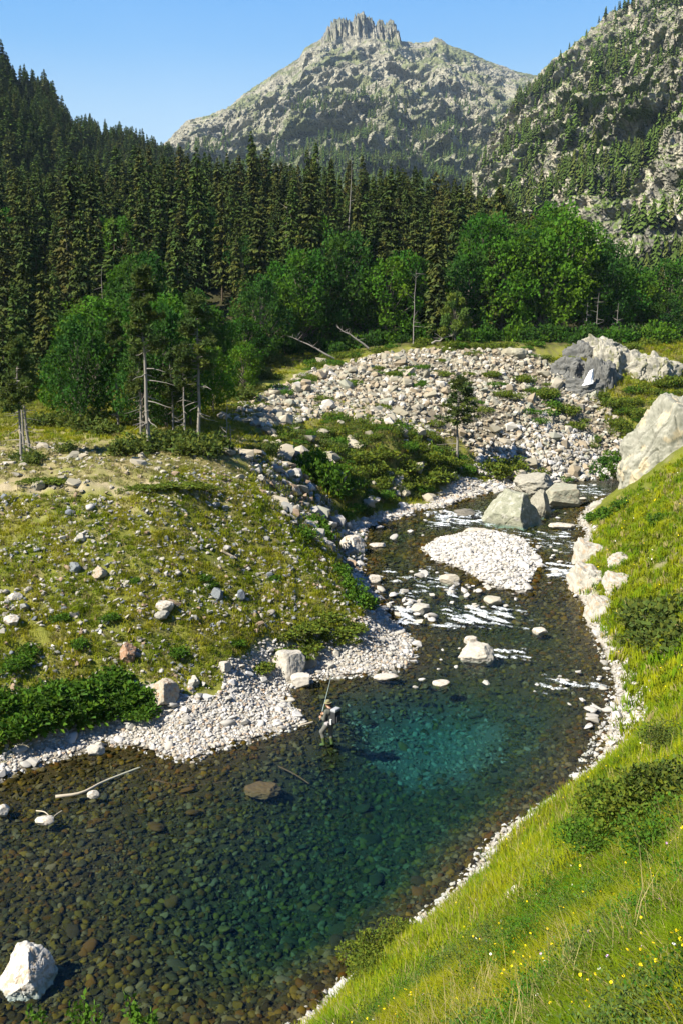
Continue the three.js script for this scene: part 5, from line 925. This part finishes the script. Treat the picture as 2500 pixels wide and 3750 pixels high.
  child('hat', mergeGeometries([new THREE.LatheGeometry([[0, .095], [.05, .092], [.085, .07], [.096, .02], [.1, .0], [.15, -.02], [.152, -.025], [.1, -.012], [.09, 0]].map((p) => new THREE.Vector2(...p)), 22).rotateZ(-.14).translate(.07, 1.715, 0)]), olive);
  // jacket skirt and pack
  child('jacket_hem', new THREE.LatheGeometry([[.178, 1.1], [.185, 1.0], [.2, .87], [.195, .868], [.172, 1.0], [.165, 1.1]].map((p) => new THREE.Vector2(...p)), 20), mat([.10, .1, .085]));
  const rb = (w, h, d, x, y, z, b = .04) => { const s = new THREE.Shape(), W = w / 2 - b, D = d / 2 - b; s.moveTo(-W, -D); s.lineTo(W, -D); s.lineTo(W, D); s.lineTo(-W, D); s.closePath(); const g = new THREE.ExtrudeGeometry(s, { depth: h - 2 * b, bevelEnabled: true, bevelSize: b, bevelThickness: b, bevelSegments: 3 }); g.rotateX(-Math.PI / 2).translate(x, y - h / 2 + b, z); return g; };
  const dark = mat([.03, .032, .034]);
  const pack = child('backpack', rb(.2, .48, .34, -.27, 1.24, 0, .06), dark);
  for (const [n, g, m] of [['pack_lid', rb(.22, .13, .33, -.27, 1.5, 0, .05).rotateZ(.0), mat([.26, .27, .28])], ['pack_pocket', rb(.08, .24, .24, -.38, 1.18, 0, .03), mat([.05, .052, .055])], ['waist_bag', rb(.14, .12, .16, -.06, 1.0, -.24, .04), mat([.28, .26, .26])], ['bottle', new THREE.CylinderGeometry(.035, .035, .2, 12).translate(-.2, 1.08, -.19), mat([.6, .6, .58])]]) { const o = new THREE.Mesh(g, m); o.name = n; pack.add(o); }
  for (const s of [-1, 1]) child('shoulder_strap', new THREE.TubeGeometry(new THREE.CatmullRomCurve3([V(-.18, 1.46, s * .11), V(-.02, 1.53, s * .12), V(.12, 1.4, s * .12), V(.14, 1.25, s * .12), V(.02, 1.1, s * .17), V(-.18, 1.06, s * .13)]), 20, .018, 6), dark);
  const [mx, mz] = onWater(757, 1690), by = -.42;
  const dir = Math.atan2(.62, -.78); // he faces upstream and across
  man.position.set(mx, by, mz); man.rotation.y = Math.PI - .62;
  tag(man, 'person wading in the pool with hat and dark backpack, holding a rod', 'person'); put(man, 'person');
  man.updateMatrixWorld();
  const grip = man.localToWorld(V(.36, 1.13, -.02)), tip = atHeight(761, 1552, 2.35), butt = grip.clone().addScaledVector(tip.clone().sub(grip), -.12);
  const rod = new THREE.Group(), d = tip.clone().sub(butt), pt = (t) => d.clone().multiplyScalar(t);
  const seg = (n, a, b, ra, rb_, m) => { const o = new THREE.Mesh(limb([pt(a), pt(b)], [ra, rb_], 8), m); o.name = n; rod.add(o); };
  seg('handle', 0, .2, .016, .014, mat([.3, .2, .1])); seg('blank', .2, 1, .013, .006, mat([.34, .42, .42], { roughness: .4 }));
  const ring = new THREE.Mesh(new THREE.TorusGeometry(.05, .007, 6, 18), mat([.5, .5, .48])); ring.name = 'tip_ring'; ring.position.copy(pt(1.02)); rod.add(ring);
  rod.position.copy(butt); tag(rod, 'long pale fishing rod held up by the wading person', 'fishing rod'); put(rod, 'fishing_rod');
}
console.log('angler');

renderer.render(scene, camera);
